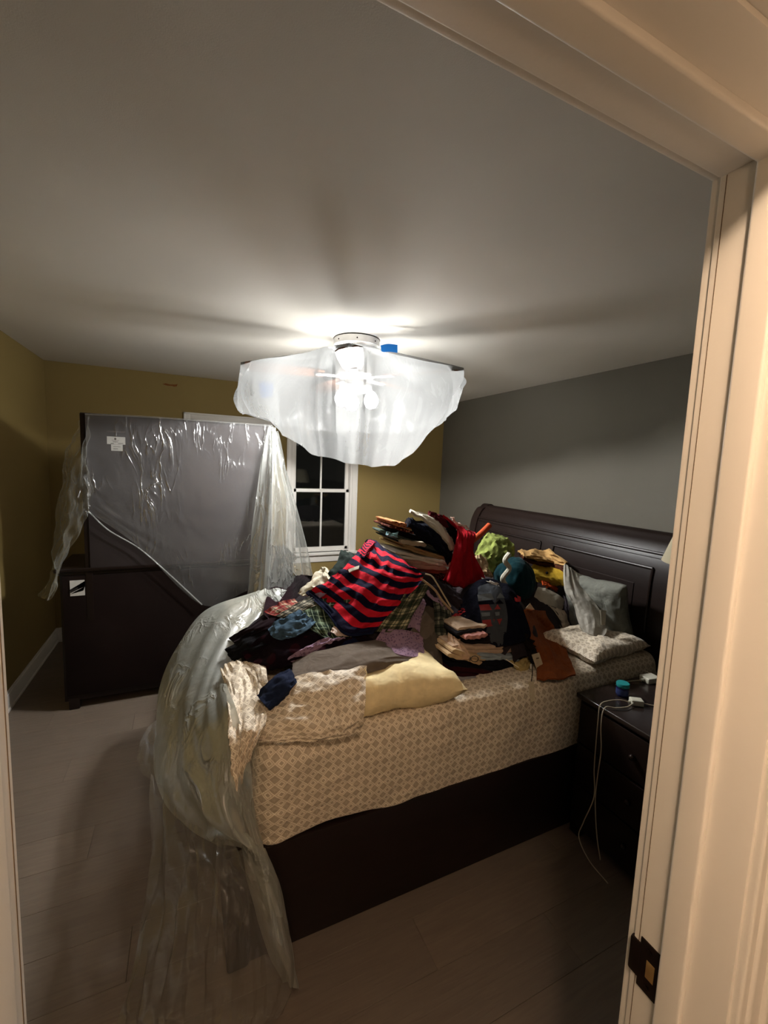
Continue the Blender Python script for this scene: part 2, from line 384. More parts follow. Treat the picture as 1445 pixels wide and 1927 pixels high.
# baseboards
def baseb(name, a, b_, axis, pos, s):
    bm = B()
    for h, t in ((.11, .012), (.018, .018), (.128, .007)):
        p, q = min(pos, pos+s*t), max(pos, pos+s*t)
        if axis == 'x': box(bm, a, b_, p, q, 0, h, .003)
        else: box(bm, p, q, a, b_, 0, h, .003)
    struct(name, bm, trimw, None, True)
baseb('baseboard_left', Y0, YD, 'y', XL, 1); baseb('baseboard_right', Y0, YD, 'y', XR, -1)
baseb('baseboard_back', XL, XR, 'x', YD, -1); baseb('baseboard_front', JR+.07, XR, 'x', Y0, 1)

# ---------------------------------------------------------------- ceiling fan
FX, FY = .96, 2.56
white = plain('white_enamel', (.75, .74, .72, 1), .35, .03)
bladem = plain('fan_blade_wood', '6b4a38', .5, .3, 8, stretch=(1, 6, 1))
fan = root('ceiling_fan', (FX, FY, HC), 'white ceiling fan with glowing lamp under the plastic sheet', 'ceiling fan')
bm = B(); lathe(bm, [(.132, 0), (.142, -.004), (.142, -.045), (.130, -.058), (.09, -.06)], (FX, FY, HC)); link('canopy', bm, white, fan)
bm = B(); lathe(bm, [(.1432, -.002), (.1445, -.004), (.1432, -.007)], (FX, FY, HC), cap=False); link('rim', bm, plain('dark_rim', '2a2622', .5), fan)
for a in (200, 250, 300):
    bm = B(); t = bmesh.new(); bmesh.ops.create_icosphere(t, subdivisions=2, radius=.0045)
    bmesh.ops.translate(t, verts=t.verts, vec=(FX+.142*math.cos(math.radians(a)), FY+.142*math.sin(math.radians(a)), HC-.028))
    me = bpy.data.meshes.new('t'); t.to_mesh(me); t.free(); bm.from_mesh(me); link('screw', bm, bronze, fan)
bm = B(); lathe(bm, [(.07, -.055), (.115, -.10), (.125, -.16), (.12, -.22), (.08, -.25), (.06, -.28)], (FX, FY, HC)); link('motor_housing', bm, white, fan)
TIPS = [-49, 24, 96, 172, 246]
for a in TIPS:
    A = math.radians(a); t = bmesh.new(); ring = []
    prof = [(.20, -.045), (.30, -.060), (.50, -.068), (.62, -.066), (.655, -.045), (.665, 0), (.655, .045), (.62, .066), (.50, .068), (.30, .060), (.20, .045)]
    vs_ = [t.verts.new((r, s, 0)) for r, s in prof]; f = t.faces.new(vs_)
    e = bmesh.ops.extrude_face_region(t, geom=[f]); bmesh.ops.translate(t, verts=[v for v in e['geom'] if isinstance(v, bmesh.types.BMVert)], vec=(0, 0, .007))
    bmesh.ops.recalc_face_normals(t, faces=t.faces)
    bmesh.ops.transform(t, matrix=Matrix.Translation((FX, FY, 2.215)) @ Matrix.Rotation(A, 4, 'Z') @ Matrix.Rotation(math.radians(11), 4, 'X'), verts=t.verts)
    link('blade', t, bladem, fan, False)
    bm = B(); box(bm, .10, .25, -.022, .022, -.004, .004, .002); bmesh.ops.transform(bm, matrix=Matrix.Translation((FX, FY, 2.21)) @ Matrix.Rotation(A, 4, 'Z'), verts=bm.verts)
    link('blade_iron', bm, white, fan)
bm = B(); lathe(bm, [(.06, -.28), (.10, -.285), (.10, -.31), (.02, -.315)], (FX, FY, HC)); link('light_plate', bm, white, fan)
em, nt, b = M_new('lit_glass'); b.inputs['Base Color'].default_value = (1, 1, 1, 1); b.inputs['Emission Color'].default_value = (.98, .985, .97, 1); b.inputs['Emission Strength'].default_value = FAN_W
for a in (200, 320, 80):
    A = math.radians(a); c = (FX+.105*math.cos(A), FY+.105*math.sin(A), HC-.37)
    bm = B(); lathe(bm, [(.001, -.05), (.028, -.042), (.043, -.015), (.045, .005), (.035, .03), (.02, .05), (.012, .055)], c, 24)
    link('glass_shade', bm, em, fan)
    bm = B(); tube(bm, [(FX+.06*math.cos(A), FY+.06*math.sin(A), HC-.30), (c[0], c[1], HC-.315)], .012, 10, 1); link('lamp_holder', bm, white, fan)

# plastic sheet over the fan
def Rt(th):                                           # blade-tip polygon radius
    best = 9
    T = sorted(t % 360 for t in TIPS); th %= 360
    for i in range(5):
        a, b_ = T[i], T[(i+1) % 5] + (360 if i == 4 else 0); q = th if th >= T[0] else th+360
        if a <= q <= b_:
            m = math.radians((a+b_)/2); hh = math.radians((b_-a)/2); return .68*math.cos(hh)/math.cos(math.radians(q)-m)*(1-.05*math.sin(math.pi*(q-a)/(b_-a)))
    return .6
HEM = [(-46, .66, 2.13), (-20, .62, 2.0), (26, .62, 1.93), (98, .66, 1.92), (140, .78, 1.98), (170, .64, 1.96), (190, .60, 1.90), (206, .55, 1.82), (225, .52, 1.73), (244, .52, 1.68), (262, .46, 1.665), (278, .44, 1.675), (292, .46, 1.75), (303, .55, 1.90), (314, .66, 2.13)]
def hem(th):
    th = (th+46) % 360-46
    for (a, r0, z0), (b_, r1, z1) in zip(HEM, HEM[1:]):
        if a <= th <= b_:
            t = (th-a)/(b_-a); return r0+(r1-r0)*t, z0+(z1-z0)*t
    return .6, 1.95
bm = bmesh.new(); NT, NR = 360, 46; grid = []
for i in range(NT):
    th = i*360/NT; A = math.radians(th); R = Rt(th); rh, zh = hem(th); row = []
    for j in range(NR):
        if j < 16:
            t = j/15; r = .146+(R-.146)*t; z = 2.375+(2.232-2.375)*t - .05*math.sin(math.pi*t)*(1-max(0, (R-.5)/.18))
        else:
            t = (j-15)/(NR-16); r = R+(rh-R)*t + .05*math.sin(math.pi*t)*(1 if R < .62 else .3); z = 2.232+(zh-2.232)*t
            pl = noise.noise(Vector((math.cos(A)*3.2, math.sin(A)*3.2, t*.7)))+.22*noise.noise(Vector((math.cos(A)*9, math.sin(A)*9, t*1.2+4)))
            r += .075*pl*min(1, t*1.3)
            z += .02*noise.noise(Vector((math.cos(A)*5, math.sin(A)*5, 7)))*t
        # vertical pleats falling from the two corners of the front blade
        for fa in (234, 256):
            d = (th-fa)/3.2; r += .045*math.exp(-d*d)*min(1, max(0, (j-13)/10))
        z += .006*noise.noise(Vector((math.cos(A)*r*7, math.sin(A)*r*7, z*5)))
        row.append(bm.verts.new((FX+r*math.cos(A), FY+r*math.sin(A), z)))
    grid.append(row)
for i in range(NT):
    for j in range(NR-1): bm.faces.new((grid[i][j], grid[(i+1) % NT][j], grid[(i+1) % NT][j+1], grid[i][j+1]))
fanplas = plastic('fan_plastic', .76, .2, (.185, .187, .185, 1), 5, .02, .12, .14)
ps = link('plastic_sheet', bm, fanplas); tag(ps, 'milky plastic sheet draped over the lit ceiling fan', 'plastic sheet')
bluet = plain('blue_tape', '1479d8', .5, .08)
bm = sheet([[at(716, 650, 2.30), at(730, 647, 2.28), at(748, 649, 2.26)], [at(717, 657, 2.30), at(731, 656, 2.28), at(748, 656, 2.26)], [at(718, 663, 2.30), at(732, 662, 2.28), at(748, 664, 2.26)]], 4, .001, thick=.0006)
tag(link('blue_tape', bm, bluet), 'blue painter tape strip beside the fan canopy', 'tape')
bm = sheet([[at(487, 722, 2.52), at(500, 718, 2.52), at(513, 722, 2.52)], [at(489, 735, 2.52), at(502, 733, 2.52), at(514, 735, 2.52)], [at(490, 748, 2.52), at(502, 748, 2.52), at(513, 746, 2.52)]], 4, .003, thick=.0006)
tag(link('blue_tape', bm, bluet), 'blue tape patch faintly showing through the left of the fan plastic', 'tape')

# ---------------------------------------------------------------- dresser with mirror, seen from behind
dark = plain('espresso_wood', (.010, .005, .0038, 1), .42, .35, 5, stretch=(1, 1, 8), spec=.28)
backp = plain('brown_hardboard', (.046, .037, .037, 1), .8, .1, 4, spec=.15)
DY = 3.22
dr = root('dresser', (0, DY+.22, 0), 'dark wood dresser with its back to the room, mirror board rising above it', 'dresser')
bm = B(); box(bm, -.74, .74, DY+.012, DY+.45, .06, .925, .004); link('body', bm, dark, dr)
bm = B(); box(bm, -.725, .725, DY, DY+.014, .10, .90, .002); link('back_panel', bm, plain('dark_hardboard', (.011, .006, .005, 1), .8, .2, 5, spec=.1), dr)
bm = B(); box(bm, -.765, .765, DY-.012, DY+.475, .925, .95, .008, seg=3); box(bm, -.752, .752, DY, DY+.462, .905, .927, .006); link('top', bm, dark, dr)
for x in (-.72, .66):
    for yy in (DY+.01, DY+.38):
        bm = B(); box(bm, x, x+.06, yy, yy+.06, 0, .08, .006); link('leg', bm, dark, dr)
for r_ in range(3):
    for c_ in range(2):
        x0 = -.70+c_*.71; z0 = .12+r_*.265
        bm = B(); box(bm, x0, x0+.69, DY+.45, DY+.47, z0, z0+.25, .005); d = link('drawer', bm, dark, dr)
        bm = B(); tube(bm, [(x0+.28, DY+.47, z0+.125), (x0+.28, DY+.495, z0+.125), (x0+.41, DY+.495, z0+.125), (x0+.41, DY+.47, z0+.125)], .005, 8, 3); link('handle', bm, bronze, d)
bm = B(); box(bm, -.572, .542, DY-.008, DY+.02, .94, 1.922, .004); mr = link('mirror_board', bm, backp, dr); mr['label'] = 'tall brown back board of the mirror'
bm = B(); box(bm, -.60, -.56, DY-.002, DY+.045, .60, 1.925, .004); box(bm, .53, .57, DY-.002, DY+.045, .60, 1.925, .004); box(bm, -.6, .57, DY+.01, DY+.05, 1.88, 1.93, .004); link('mirror_frame', bm, dark, dr)
paper = plain('paper_label', (.6, .58, .54, 1), .8, .05)
def label(px0, py0, px1, py1, Y, par, name='paper_label'):
    a, b_ = at(px0, py0, Y), at(px1, py1, Y); bm = B(); box(bm, a.x, b_.x, Y-.001, Y+.0005, b_.z, a.z); return link(name, bm, paper, par, False)
ink_and_shade = plain('print_and_shadow', '2b2724', .8)  # print colour, also used for the painted shadow on the lower label
YB = DY-.010
label(201, 821, 236, 837, YB, dr); label(209, 836, 231, 849, YB, dr)
label(200, 810, 236, 815, YB, dr, 'printed_line').data.materials[0] = plain('faint_print', '4d4340', .8)
bm = B()                                   # small printed marks on the label
for k, (x0, x1, z) in enumerate([(206, 232, 824), (210, 224, 828), (212, 222, 831), (208, 214, 834), (222, 232, 834), (213, 227, 840), (213, 222, 844)]):
    a = at(x0, z, YB-.0016); b_ = at(x1, z+1.3, YB-.0016); box(bm, a.x, b_.x, YB-.0022, YB-.0008, b_.z, a.z)
lathe(bm, [(.006, 0), (.006, .001)], (0, 0, 0), 12)
for v in bm.verts[-24:]: v.co = Vector((at(217, 826, YB).x+v.co.x, YB-.0008-v.co.z, at(217, 826, YB).z+v.co.y))
link('printed_mark', bm, ink_and_shade, dr, False)['label'] = 'small dark print on the white label'
a, b_ = at(131, 1093, DY-.002), at(160, 1120, DY-.002)
bm = B(); box(bm, a.x, b_.x, DY-.003, DY+.001, b_.z, a.z); link('paper_label', bm, paper, dr, False)['label'] = 'white label on the dresser back, below the top'
bm = B()  # dark shapes standing in for the shadow across the lower label
for q in ([(160, 1093), (160, 1103), (133, 1116), (131, 1110)], [(160, 1103), (157, 1111), (143, 1112), (133, 1118)]):
    vs_ = [bm.verts.new(at(x, y_, DY-.0045)) for x, y_ in q]; bm.faces.new(vs_)
bmesh.ops.solidify(bm, geom=bm.faces[:], thickness=.001)
link('label_shadow', bm, ink_and_shade, dr, False)['label'] = 'painted shadow across the lower label'

# plastic sheet over the dresser mirror: front face, left and right falls, each with its hem
thin = plastic('clear_plastic', .17, .3, (.6, .6, .6, 1), 6, .008, .4)
thick_p = plastic('milky_plastic', .42, .40, (.66, .68, .64, 1), 9, .02, .5)
pr = root('plastic_sheet', (0, 3.2, 1.93), 'clear plastic sheet thrown over the dresser mirror with a slanting hem', 'plastic sheet')
Yf = 3.185
rows = [[(160, 779), (270, 784), (400, 793), (512, 801)],
        [(162, 840), (262, 850), (395, 865), (508, 860)],
        [(164, 900), (262, 925), (390, 955), (500, 940)],
        [(165, 935), (255, 985), (385, 1030), (488, 1020)],
        [(166, 962), (262, 1030), (380, 1138), (470, 1110)]]
bm = sheet([[at(x, y_, Yf) for x, y_ in r] for r in rows], 14, .007, (3, 5), 0, 2); link('front_fall', bm, thin, pr)
# hem welt
bm = B(); tube(bm, [at(x, y_, Yf-.008) for x, y_ in [(166, 962), (205, 998), (262, 1032), (320, 1082), (380, 1138)]], .004, 6, 10); link('hem', bm, thick_p, pr)
bm = B(); tube(bm, [at(x, y_, Yf-.002) for x, y_ in [(160, 779), (270, 784), (400, 793), (512, 801)]], .006, 6, 6); link('hem', bm, thin, pr)
rows = [[(505, 800, 3.19), (512, 802, 3.19), (515, 806, 3.20), (517, 808, 3.22), (519, 812, 3.30)],
        [(492, 880, 3.16), (510, 880, 3.10), (522, 880, 3.14), (533, 884, 3.2), (541, 890, 3.35)],
        [(480, 960, 3.12), (506, 960, 3.02), (530, 960, 3.10), (550, 960, 3.2), (562, 962, 3.35)],
        [(468, 1040, 3.10), (500, 1040, 2.98), (530, 1040, 3.08), (560, 1040, 3.18), (580, 1040, 3.32)],
        [(458, 1130, 3.08), (495, 1130, 2.92), (530, 1130, 3.04), (565, 1130, 3.15), (590, 1130, 3.3)]]
veil = plastic('pale_plastic', .42, .4, (.6, .61, .57, 1), 4, .014, .35)
bm = sheet([[at(*p) for p in r] for r in rows], 14, .028, (8, 1.0), 0, 4, fine=.6); link('right_fall', bm, veil, pr)
rows = [[(165, 782, 3.19), (160, 784, 3.24), (156, 788, 3.32), (153, 794, 3.4)],
        [(165, 850, 3.16), (148, 850, 3.22), (132, 850, 3.34), (122, 852, 3.5)],
        [(168, 920, 3.14), (145, 925, 3.2), (122, 925, 3.36), (108, 925, 3.5)],
        [(160, 975, 3.12), (138, 990, 3.2), (118, 1000, 3.36), (103, 1005, 3.5)],
        [(120, 1060, 3.12), (112, 1065, 3.16), (100, 1068, 3.3), (92, 1070, 3.45)],
        [(104, 1120, 3.10), (96, 1130, 3.13), (88, 1128, 3.25), (80, 1120, 3.4)]]
bm = sheet([[at(*p) for p in r] for r in rows], 12, .02, (2, 5), 0, 6, fine=.8); link('left_fall', bm, plastic('light_plastic', .13, .4, (.7, .72, .68, 1), 12, .02, .5), pr)

# ---------------------------------------------------------------- bed
bed = root('sleigh_bed', (1.2, 2.15, 0), 'dark wood sleigh bed with a curled headboard, heaped with clothes', 'bed')
BX0, BX1, BY0, BY1 = .10, 2.27, 1.305, 2.985
prof = [(2.245, 0), (2.245, .95), (2.25, 1.10), (2.27, 1.22), (2.305, 1.30), (2.335, 1.335), (2.36, 1.36), (2.395, 1.368), (2.425, 1.352), (2.44, 1.32), (2.43, 1.285), (2.40, 1.262), (2.37, 1.255), (2.345, 1.22), (2.325, 1.12), (2.315, .95), (2.315, 0)]
def extr(prof, y0, y1, k=1):
    bm = bmesh.new(); a = [bm.verts.new((x, y0, z)) for x, z in prof]; b_ = [bm.verts.new((x, y1, z)) for x, z in prof]
    n = len(prof)
    for i in range(n): bm.faces.new((a[i], a[(i+1) % n], b_[(i+1) % n], b_[i]))
    bm.faces.new(a[::-1]); bm.faces.new(b_); bmesh.ops.recalc_face_normals(bm, faces=bm.faces); return bm
smooth_prof = [(v.x, v.y) for v in crv([(x, z, 0) for x, z in prof[1:-1]], 4)]
fullp = [prof[0]]+smooth_prof+[prof[-1]]
link('headboard', extr(fullp, 1.27, 3.02), dark, bed)
big = [(x-.012 if x < 2.34 else x+.01, z+(.008 if z > 1.2 else 0)) for x, z in fullp]
for y0, y1 in ((1.245, 1.325), (2.965, 3.045)): link('headboard_post', extr(big, y0, y1), dark, bed)
def facep(z):                                          # front face x of the headboard at height z
    for (x0, z0), (x1, z1) in zip(fullp, fullp[1:]):
        if z0 <= z <= z1: return x0+(x1-x0)*(z-z0)/max(1e-6, z1-z0)
    return 2.245
def mould(y0, y1, z0, z1, r=.008, name='moulding', off=.004):
    bm = bmesh.new()
    tube(bm, [(facep(z1)-off, y0, z1), (facep(z1)-off, y1, z1)], r, 8, 1); tube(bm, [(facep(z0)-off, y0, z0), (facep(z0)-off, y1, z0)], r, 8, 1)
    for yy in (y0, y1): tube(bm, [(facep(z0+(z1-z0)*t)-off, yy, z0+(z1-z0)*t) for t in (0, .3, .6, .8, 1)], r, 8, 2)
    link(name, bm, dark, bed)
for y0, y1 in ((1.42, 2.105), (2.22, 2.88)):
    mould(y0, y1, .62, 1.18); 
    bm = bmesh.new(); w_ = .09
    pts = [(facep(z)-.004, z) for z in (.72, .85, .95, 1.02, 1.08)]
    bm = extr([(x, z) for x, z in pts]+[(2.29, 1.08), (2.29, .72)], y0+w_, y1-w_); bmesh.ops.bevel(bm, geom=[e for e in bm.edges if e.calc_length() > .2], offset=.003, segments=1, affect='EDGES')
    link('panel', bm, dark, bed)
bm = bmesh.new(); tube(bm, [(facep(1.262)-.003, 1.325, 1.262), (facep(1.262)-.003, 2.965, 1.262)], .0085, 8, 1); tube(bm, [(facep(1.238)-.002, 1.325, 1.238), (facep(1.238)-.002, 2.965, 1.238)], .004, 8, 1); link('moulding', bm, dark, bed)
for y0, y1 in ((BY0, BY0+.03), (BY1-.03, BY1)):
    bm = B(); box(bm, .16, 2.25, y0, y1, .002, .40, .004); link('side_rail', bm, dark, bed)
bm = B(); box(bm, .10, .17, BY0-.015, BY1+.015, .002, .44, .012, seg=3); box(bm, .09, .18, BY0-.02, BY1+.02, .42, .455, .01, seg=3); link('footboard', bm, dark, bed)
bm = B(); box(bm, .18, 2.24, BY0+.03, BY1-.03, .34, .37); link('slat_base', bm, dark, bed)

# bedding: mattress with printed fitted sheet
def sheetprint():
    m, nt, b = M_new('printed_sheet')
    tc = N(nt, 'ShaderNodeTexCoord'); sp = N(nt, 'ShaderNodeSeparateXYZ'); nt.links.new(tc.outputs['UV'], sp.inputs[0])
    k = 40.0; u = math_(nt, 'MULTIPLY', math_(nt, 'ADD', sp.outputs[0], sp.outputs[1]), k*.7071); v = math_(nt, 'MULTIPLY', math_(nt, 'SUBTRACT', sp.outputs[0], sp.outputs[1]), k*.7071)
    fu = math_(nt, 'ABSOLUTE', math_(nt, 'SUBTRACT', math_(nt, 'FRACT', u), .5)); fv = math_(nt, 'ABSOLUTE', math_(nt, 'SUBTRACT', math_(nt, 'FRACT', v), .5))
    mx = math_(nt, 'MAXIMUM', fu, fv)
    par = math_(nt, 'MODULO', math_(nt, 'ABSOLUTE', math_(nt, 'ADD', math_(nt, 'FLOOR', u), math_(nt, 'FLOOR', v))), 2)
    odd = math_(nt, 'GREATER_THAN', par, .5); even = math_(nt, 'LESS_THAN', par, .5)
    lt = lambda x: math_(nt, 'LESS_THAN', mx, x)
    ring = math_(nt, 'MULTIPLY', odd, math_(nt, 'SUBTRACT', lt(.46), lt(.32)))
    cen = math_(nt, 'ADD', math_(nt, 'MULTIPLY', odd, lt(.20)), math_(nt, 'MULTIPLY', even, lt(.44)))
    core = math_(nt, 'MULTIPLY', even, lt(.16))
    c = mixc(nt, ring, (.78, .69, .55, 1), (.58, .48, .35, 1)); c = mixc(nt, math_(nt, 'MINIMUM', cen, 1), c, (.43, .345, .245, 1))
    c = mixc(nt, math_(nt, 'MULTIPLY', core, .5), c, (.50, .41, .30, 1))
    nt.links.new(c, b.inputs['Base Color']); b.inputs['Roughness'].default_value = .62; b.inputs['Sheen Weight'].default_value = .2
    bump(nt, b, math_(nt, 'ADD', ntex(nt, 14, 4, dist=1.0), math_(nt, 'MULTIPLY', ntex(nt, 500, 2), .03)), .012); return m
sprint = sheetprint()
def boxuv(bm, s=1.0):
    uvl = bm.loops.layers.uv.verify()
    for f in bm.faces:
        n = f.normal; ax = max(range(3), key=lambda i: abs(n[i]))
        for l in f.loops:
            c = l.vert.co; l[uvl].uv = ((c.x, c.z+.5) if ax == 1 else (c.y, c.z+.5) if ax == 0 else (c.x, c.y))
def mattress():
    """rounded slab with a dense skin: side hangs with ripples, hem waves at the bottom"""
    bm = bmesh.new(); x0, x1, y0, y1 = .205, 2.235, 1.315, 2.955; zt, zb = .75, .395; R = .07
    per = []
    def arc(cx, cy, a0): return [(cx+R*math.cos(a0+i*math.pi/16), cy+R*math.sin(a0+i*math.pi/16)) for i in range(9)]
    def seg(a, b_, n): return [(a[0]+(b_[0]-a[0])*i/n, a[1]+(b_[1]-a[1])*i/n) for i in range(1, n)]
    cs = [arc(x0+R, y0+R, math.pi), arc(x1-R, y0+R, 1.5*math.pi), arc(x1-R, y1-R, 0), arc(x0+R, y1-R, .5*math.pi)]
    for i in range(4):
        per += cs[i]; per += seg(cs[i][-1], cs[(i+1) % 4][0], 90 if i % 2 == 0 else 50)
    n = len(per); rings = []; cx, cy = (x0+x1)/2, (y0+y1)/2; d = 0; ds = [0]
    for i in range(n): d += math.dist(per[i], per[(i+1) % n]); ds.append(d)
    uvl = bm.loops.layers.uv.new('UVMap'); uvd = {}
    levels = [(0, 0)]
    prof = [(0.03, zb-.004), (0, zb), (-.006, zb+.03), (-.012, .50), (-.016, .58), (-.013, .66), (-.004, .705), (.012, .735), (.035, .748), (.07, .752)]
    P2 = crv([(a, b_, 0) for a, b_ in prof], 5)
    for k, p in enumerate(P2):
        ring = []
        for i, (x, y_) in enumerate(per):
            v = Vector((x-cx, y_-cy)); nx = -(1 if x > x1-R else -1 if x < x0+R else 0); ny = -(1 if y_ > y1-R else -1 if y_ < y0+R else 0)
            nn = Vector((nx, ny)).normalized()
            if nx and ny:
                ccx = x0+R if x < cx else x1-R; ccy = y0+R if y_ < cy else y1-R; nn = -Vector((x-ccx, y_-ccy)).normalized()
            z = p.y; s = ds[i]
            hang = max(0, (.72-z)/.33)
            dd = p.x - hang*.014*noise.noise(Vector((s*4.2, z*1.5, 3))) - .008*noise.noise(Vector((s*9-z*9, z*14, 8)))*(1 if z < .74 else .4)
            dz = .035*noise.noise(Vector((s*1.6, 5, 0)))*hang + .012*noise.noise(Vector((s*5, 2, 0)))*hang
            vt = bm.verts.new((x+nn.x*dd, y_+nn.y*dd, z+dz)); ring.append(vt); uvd[vt] = (s, z+ (abs(p.x) if z > .7 else 0))
        rings.append(ring)
    for a, b_ in zip(rings, rings[1:]):
        for i in range(n):
            f = bm.faces.new((a[i], a[(i+1) % n], b_[(i+1) % n], b_[i]))
            for l in f.loops:
                u, v = uvd[l.vert]
                if i == n-1 and l.vert in (a[0], b_[0]): u = ds[n]
                l[uvl].uv = (u, v)
    # top surface
    inner = rings[-1]; cur = inner
    for t in (.06, .14, .26, .42, .62, .85):
        nx_ = [bm.verts.new((cx+(v.co.x-cx)*(1-t), cy+(v.co.y-cy)*(1-t), .752+.008*noise.noise(Vector((v.co.x*(1-t)*5, v.co.y*(1-t)*5, 1))))) for v in inner]
        for i in range(n):
            f = bm.faces.new((cur[i], cur[(i+1) % n], nx_[(i+1) % n], nx_[i]))
            for l in f.loops: l[uvl].uv = (l.vert.co.x, l.vert.co.y)
        cur = nx_
    bm.faces.new(cur); bm.faces.new(rings[0][::-1]); return bm
ma = link('mattress', mattress(), sprint); tag(ma, 'thick mattress in a taupe and cream square-print fitted sheet', 'mattress')

def pillow(name, c, sx, sy, h, rot, mat, label, tilt=None, seed=0, pinch=.35, res=28):
    bm = bmesh.new(); uvl = bm.loops.layers.uv.new('UVMap'); vv = {}
    def pt(i, j, s):
        u, v = -1+2*i/res, -1+2*j/res
        k = 1-.10*(1-abs(u))**1*abs(v)**2; k2 = 1-.10*(1-abs(v))*abs(u)**2
        e = max(0, (1-u**4))**.42*max(0, (1-v**4))**.42
        z = h/2*e*s*(1+.25*noise.noise(Vector((u*2.1+seed, v*2.1, s))))+.006*noise.noise(Vector((u*9, v*5, seed+s)))
        return Vector((u*sx/2*k2, v*sy/2*k, z))
    m = Matrix.Translation(c) @ Matrix.Rotation(rot, 4, 'Z')
    if tilt: m = m @ Matrix.Rotation(tilt[0], 4, 'X') @ Matrix.Rotation(tilt[1], 4, 'Y')
    for s in (1, -1):
        g = [[None]*(res+1) for _ in range(res+1)]
        for i in range(res+1):
            for j in range(res+1):
                b = i in (0, res) or j in (0, res)
                if b and s == -1: g[i][j] = vv[(i, j)]
                else:
                    g[i][j] = bm.verts.new(m @ pt(i, j, s))
                    if b: vv[(i, j)] = g[i][j]
        for i in range(res):
            for j in range(res):
                q = (g[i][j], g[i+1][j], g[i+1][j+1], g[i][j+1]); f = bm.faces.new(q if s == 1 else q[::-1])
                for l, (a, b_) in zip(f.loops, ((i, j), (i+1, j), (i+1, j+1), (i, j+1)) if s == 1 else ((i, j+1), (i+1, j+1), (i+1, j), (i, j))): l[uvl].uv = (a/res*sx, b_/res*sy)
    o = link(name, bm, mat); tag(o, label, 'pillow'); return o
cream = fabric('e8d5a6', .7)
pl = pillow('pillow', (.70, 1.50, .815), .60, .40, .15, math.radians(-3), cream, 'cream pillow sticking out of a square-print case at the bed edge', seed=2)
# pillowcase round its left half
pc = link('pillowcase', sheet(G([
    [(486, 1330, .03), (520, 1290, .06), (580, 1270, .08), (640, 1262, .10), (690, 1254, .115)],
    [(470, 1350, .035), (520, 1320, .07), (585, 1300, .10), (640, 1290, .12), (688, 1283, .13)],
    [(462, 1368, .03), (525, 1350, .07), (590, 1335, .09), (640, 1325, .105), (688, 1318, .12)],
    [(470, 1392, .015), (530, 1378, .04), (600, 1372, .05), (645, 1362, .06), (684, 1350, .075)],
    [(500, 1398, .01), (545, 1396, .015), (605, 1392, .015), (645, 1384, .015), (680, 1371, .02)]]), 9, .014, (4, 4), .004, 3, uvs=(.42, .30)), sprint, pl)
pc['label'] = 'crumpled square-print pillowcase'
link('cord', tube(B(), [S(x, y_, .135) for x, y_ in [(668, 1300), (680, 1285), (690, 1270), (686, 1258)]], .002, 6), cream, pl)
tag(link('top_sheet', sheet(G([
    [(415, 1262, .02), (430, 1250, .03), (460, 1245, .03), (500, 1258, .03)],
    [(425, 1300, .03), (450, 1290, .04), (478, 1278, .04), (505, 1290, .05)],
    [(428, 1345, 1.42), (452, 1335, .04), (480, 1318, .05), (505, 1320, .06)],
    [(430, 1385, 1.36), (450, 1380, 1.34), (478, 1362, 1.34), (500, 1360, 1.34)],
    [(436, 1440, 1.31), (446, 1430, 1.295), (462, 1412, 1.30), (485, 1395, 1.30)],
    [(444, 1508, 1.29), (448, 1500, 1.285), (455, 1470, 1.29), (463, 1440, 1.295)]]), 8, .014, (5, 4), .003, 5, uvs=(.20, .5)), sprint), 'loose square-print sheet crumpled over the foot corner of the bed', 'sheet')
pillow('pillow', (1.95, 1.50, .79), .46, .34, .09, math.radians(4), sprint, 'flat square-print pillow lying by the nightstand', seed=5)
greyc = fabric('72736b', .8)
pillow('pillow', (2.11, 1.62, .92), .38, .37, .13, math.radians(90), greyc, 'plain grey pillow propped upright against the headboard', tilt=(math.radians(72), math.radians(6)), seed=9)
#@@CLOTHES
# ---------------------------------------------------------------- plastic bundled over the foot of the bed
pf = root('plastic_sheet', (.05, 1.8, 0), 'milky plastic sheet bunched over the bed foot and trailing to the floor', 'plastic sheet')
rows = [[(478, 1113, 2.72), (495, 1112, 2.66), (515, 1110, 2.6), (540, 1112, 2.56)],
        [(385, 1147, 2.70), (425, 1150, 2.5), (470, 1158, 2.42), (505, 1160, 2.42)],
        [(332, 1218, 2.52), (375, 1225, 2.22), (420, 1232, 2.12), (452, 1222, 2.12)],
        [(299, 1295, 2.30), (345, 1305, 1.95), (395, 1300, 1.82), (424, 1268, 1.86)],
        [(293, 1380, 2.05), (335, 1390, 1.68), (385, 1370, 1.52), (440, 1330, 1.45)],
        [(297, 1465, 1.80), (345, 1470, 1.48), (400, 1450, 1.34), (466, 1415, 1.32)],
        [(325, 1535, 1.58), (370, 1535, 1.34), (420, 1530, 1.24), (482, 1500, 1.285)],
        [(392, 1578, 1.42), (425, 1580, 1.26), (455, 1585, 1.20), (494, 1565, 1.28)],
        [(470, 1600, 1.34), (482, 1606, 1.22), (492, 1608, 1.20), (499, 1606, 1.25)]]
body_p = plastic('bundled_plastic', .66, .28, (.58, .60, .54, 1), 5, .016, .3, .8)
link('bunched_fold', sheet([[at(*p) for p in r] for r in rows], 11, .022, (2.2, 1.6), 0, 8, fine=.9), body_p, pf)
rows = [[(452, 1560, 1.24), (470, 1578, 1.20), (486, 1595, 1.19), (500, 1605, 1.23)],
        [(462, 1640, 1.26), (488, 1655, 1.16), (510, 1665, 1.15), (524, 1672, 1.2)],
        [(480, 1720, 1.26), (508, 1730, 1.14), (532, 1738, 1.13), (546, 1745, 1.18)],
        [(500, 1790, 1.24), (522, 1790, 1.12), (544, 1795, 1.12), (557, 1800, 1.17)],
        [(528, 1850, 1.17), (538, 1850, 1.12), (550, 1858, 1.11), (558, 1862, 1.13)]]
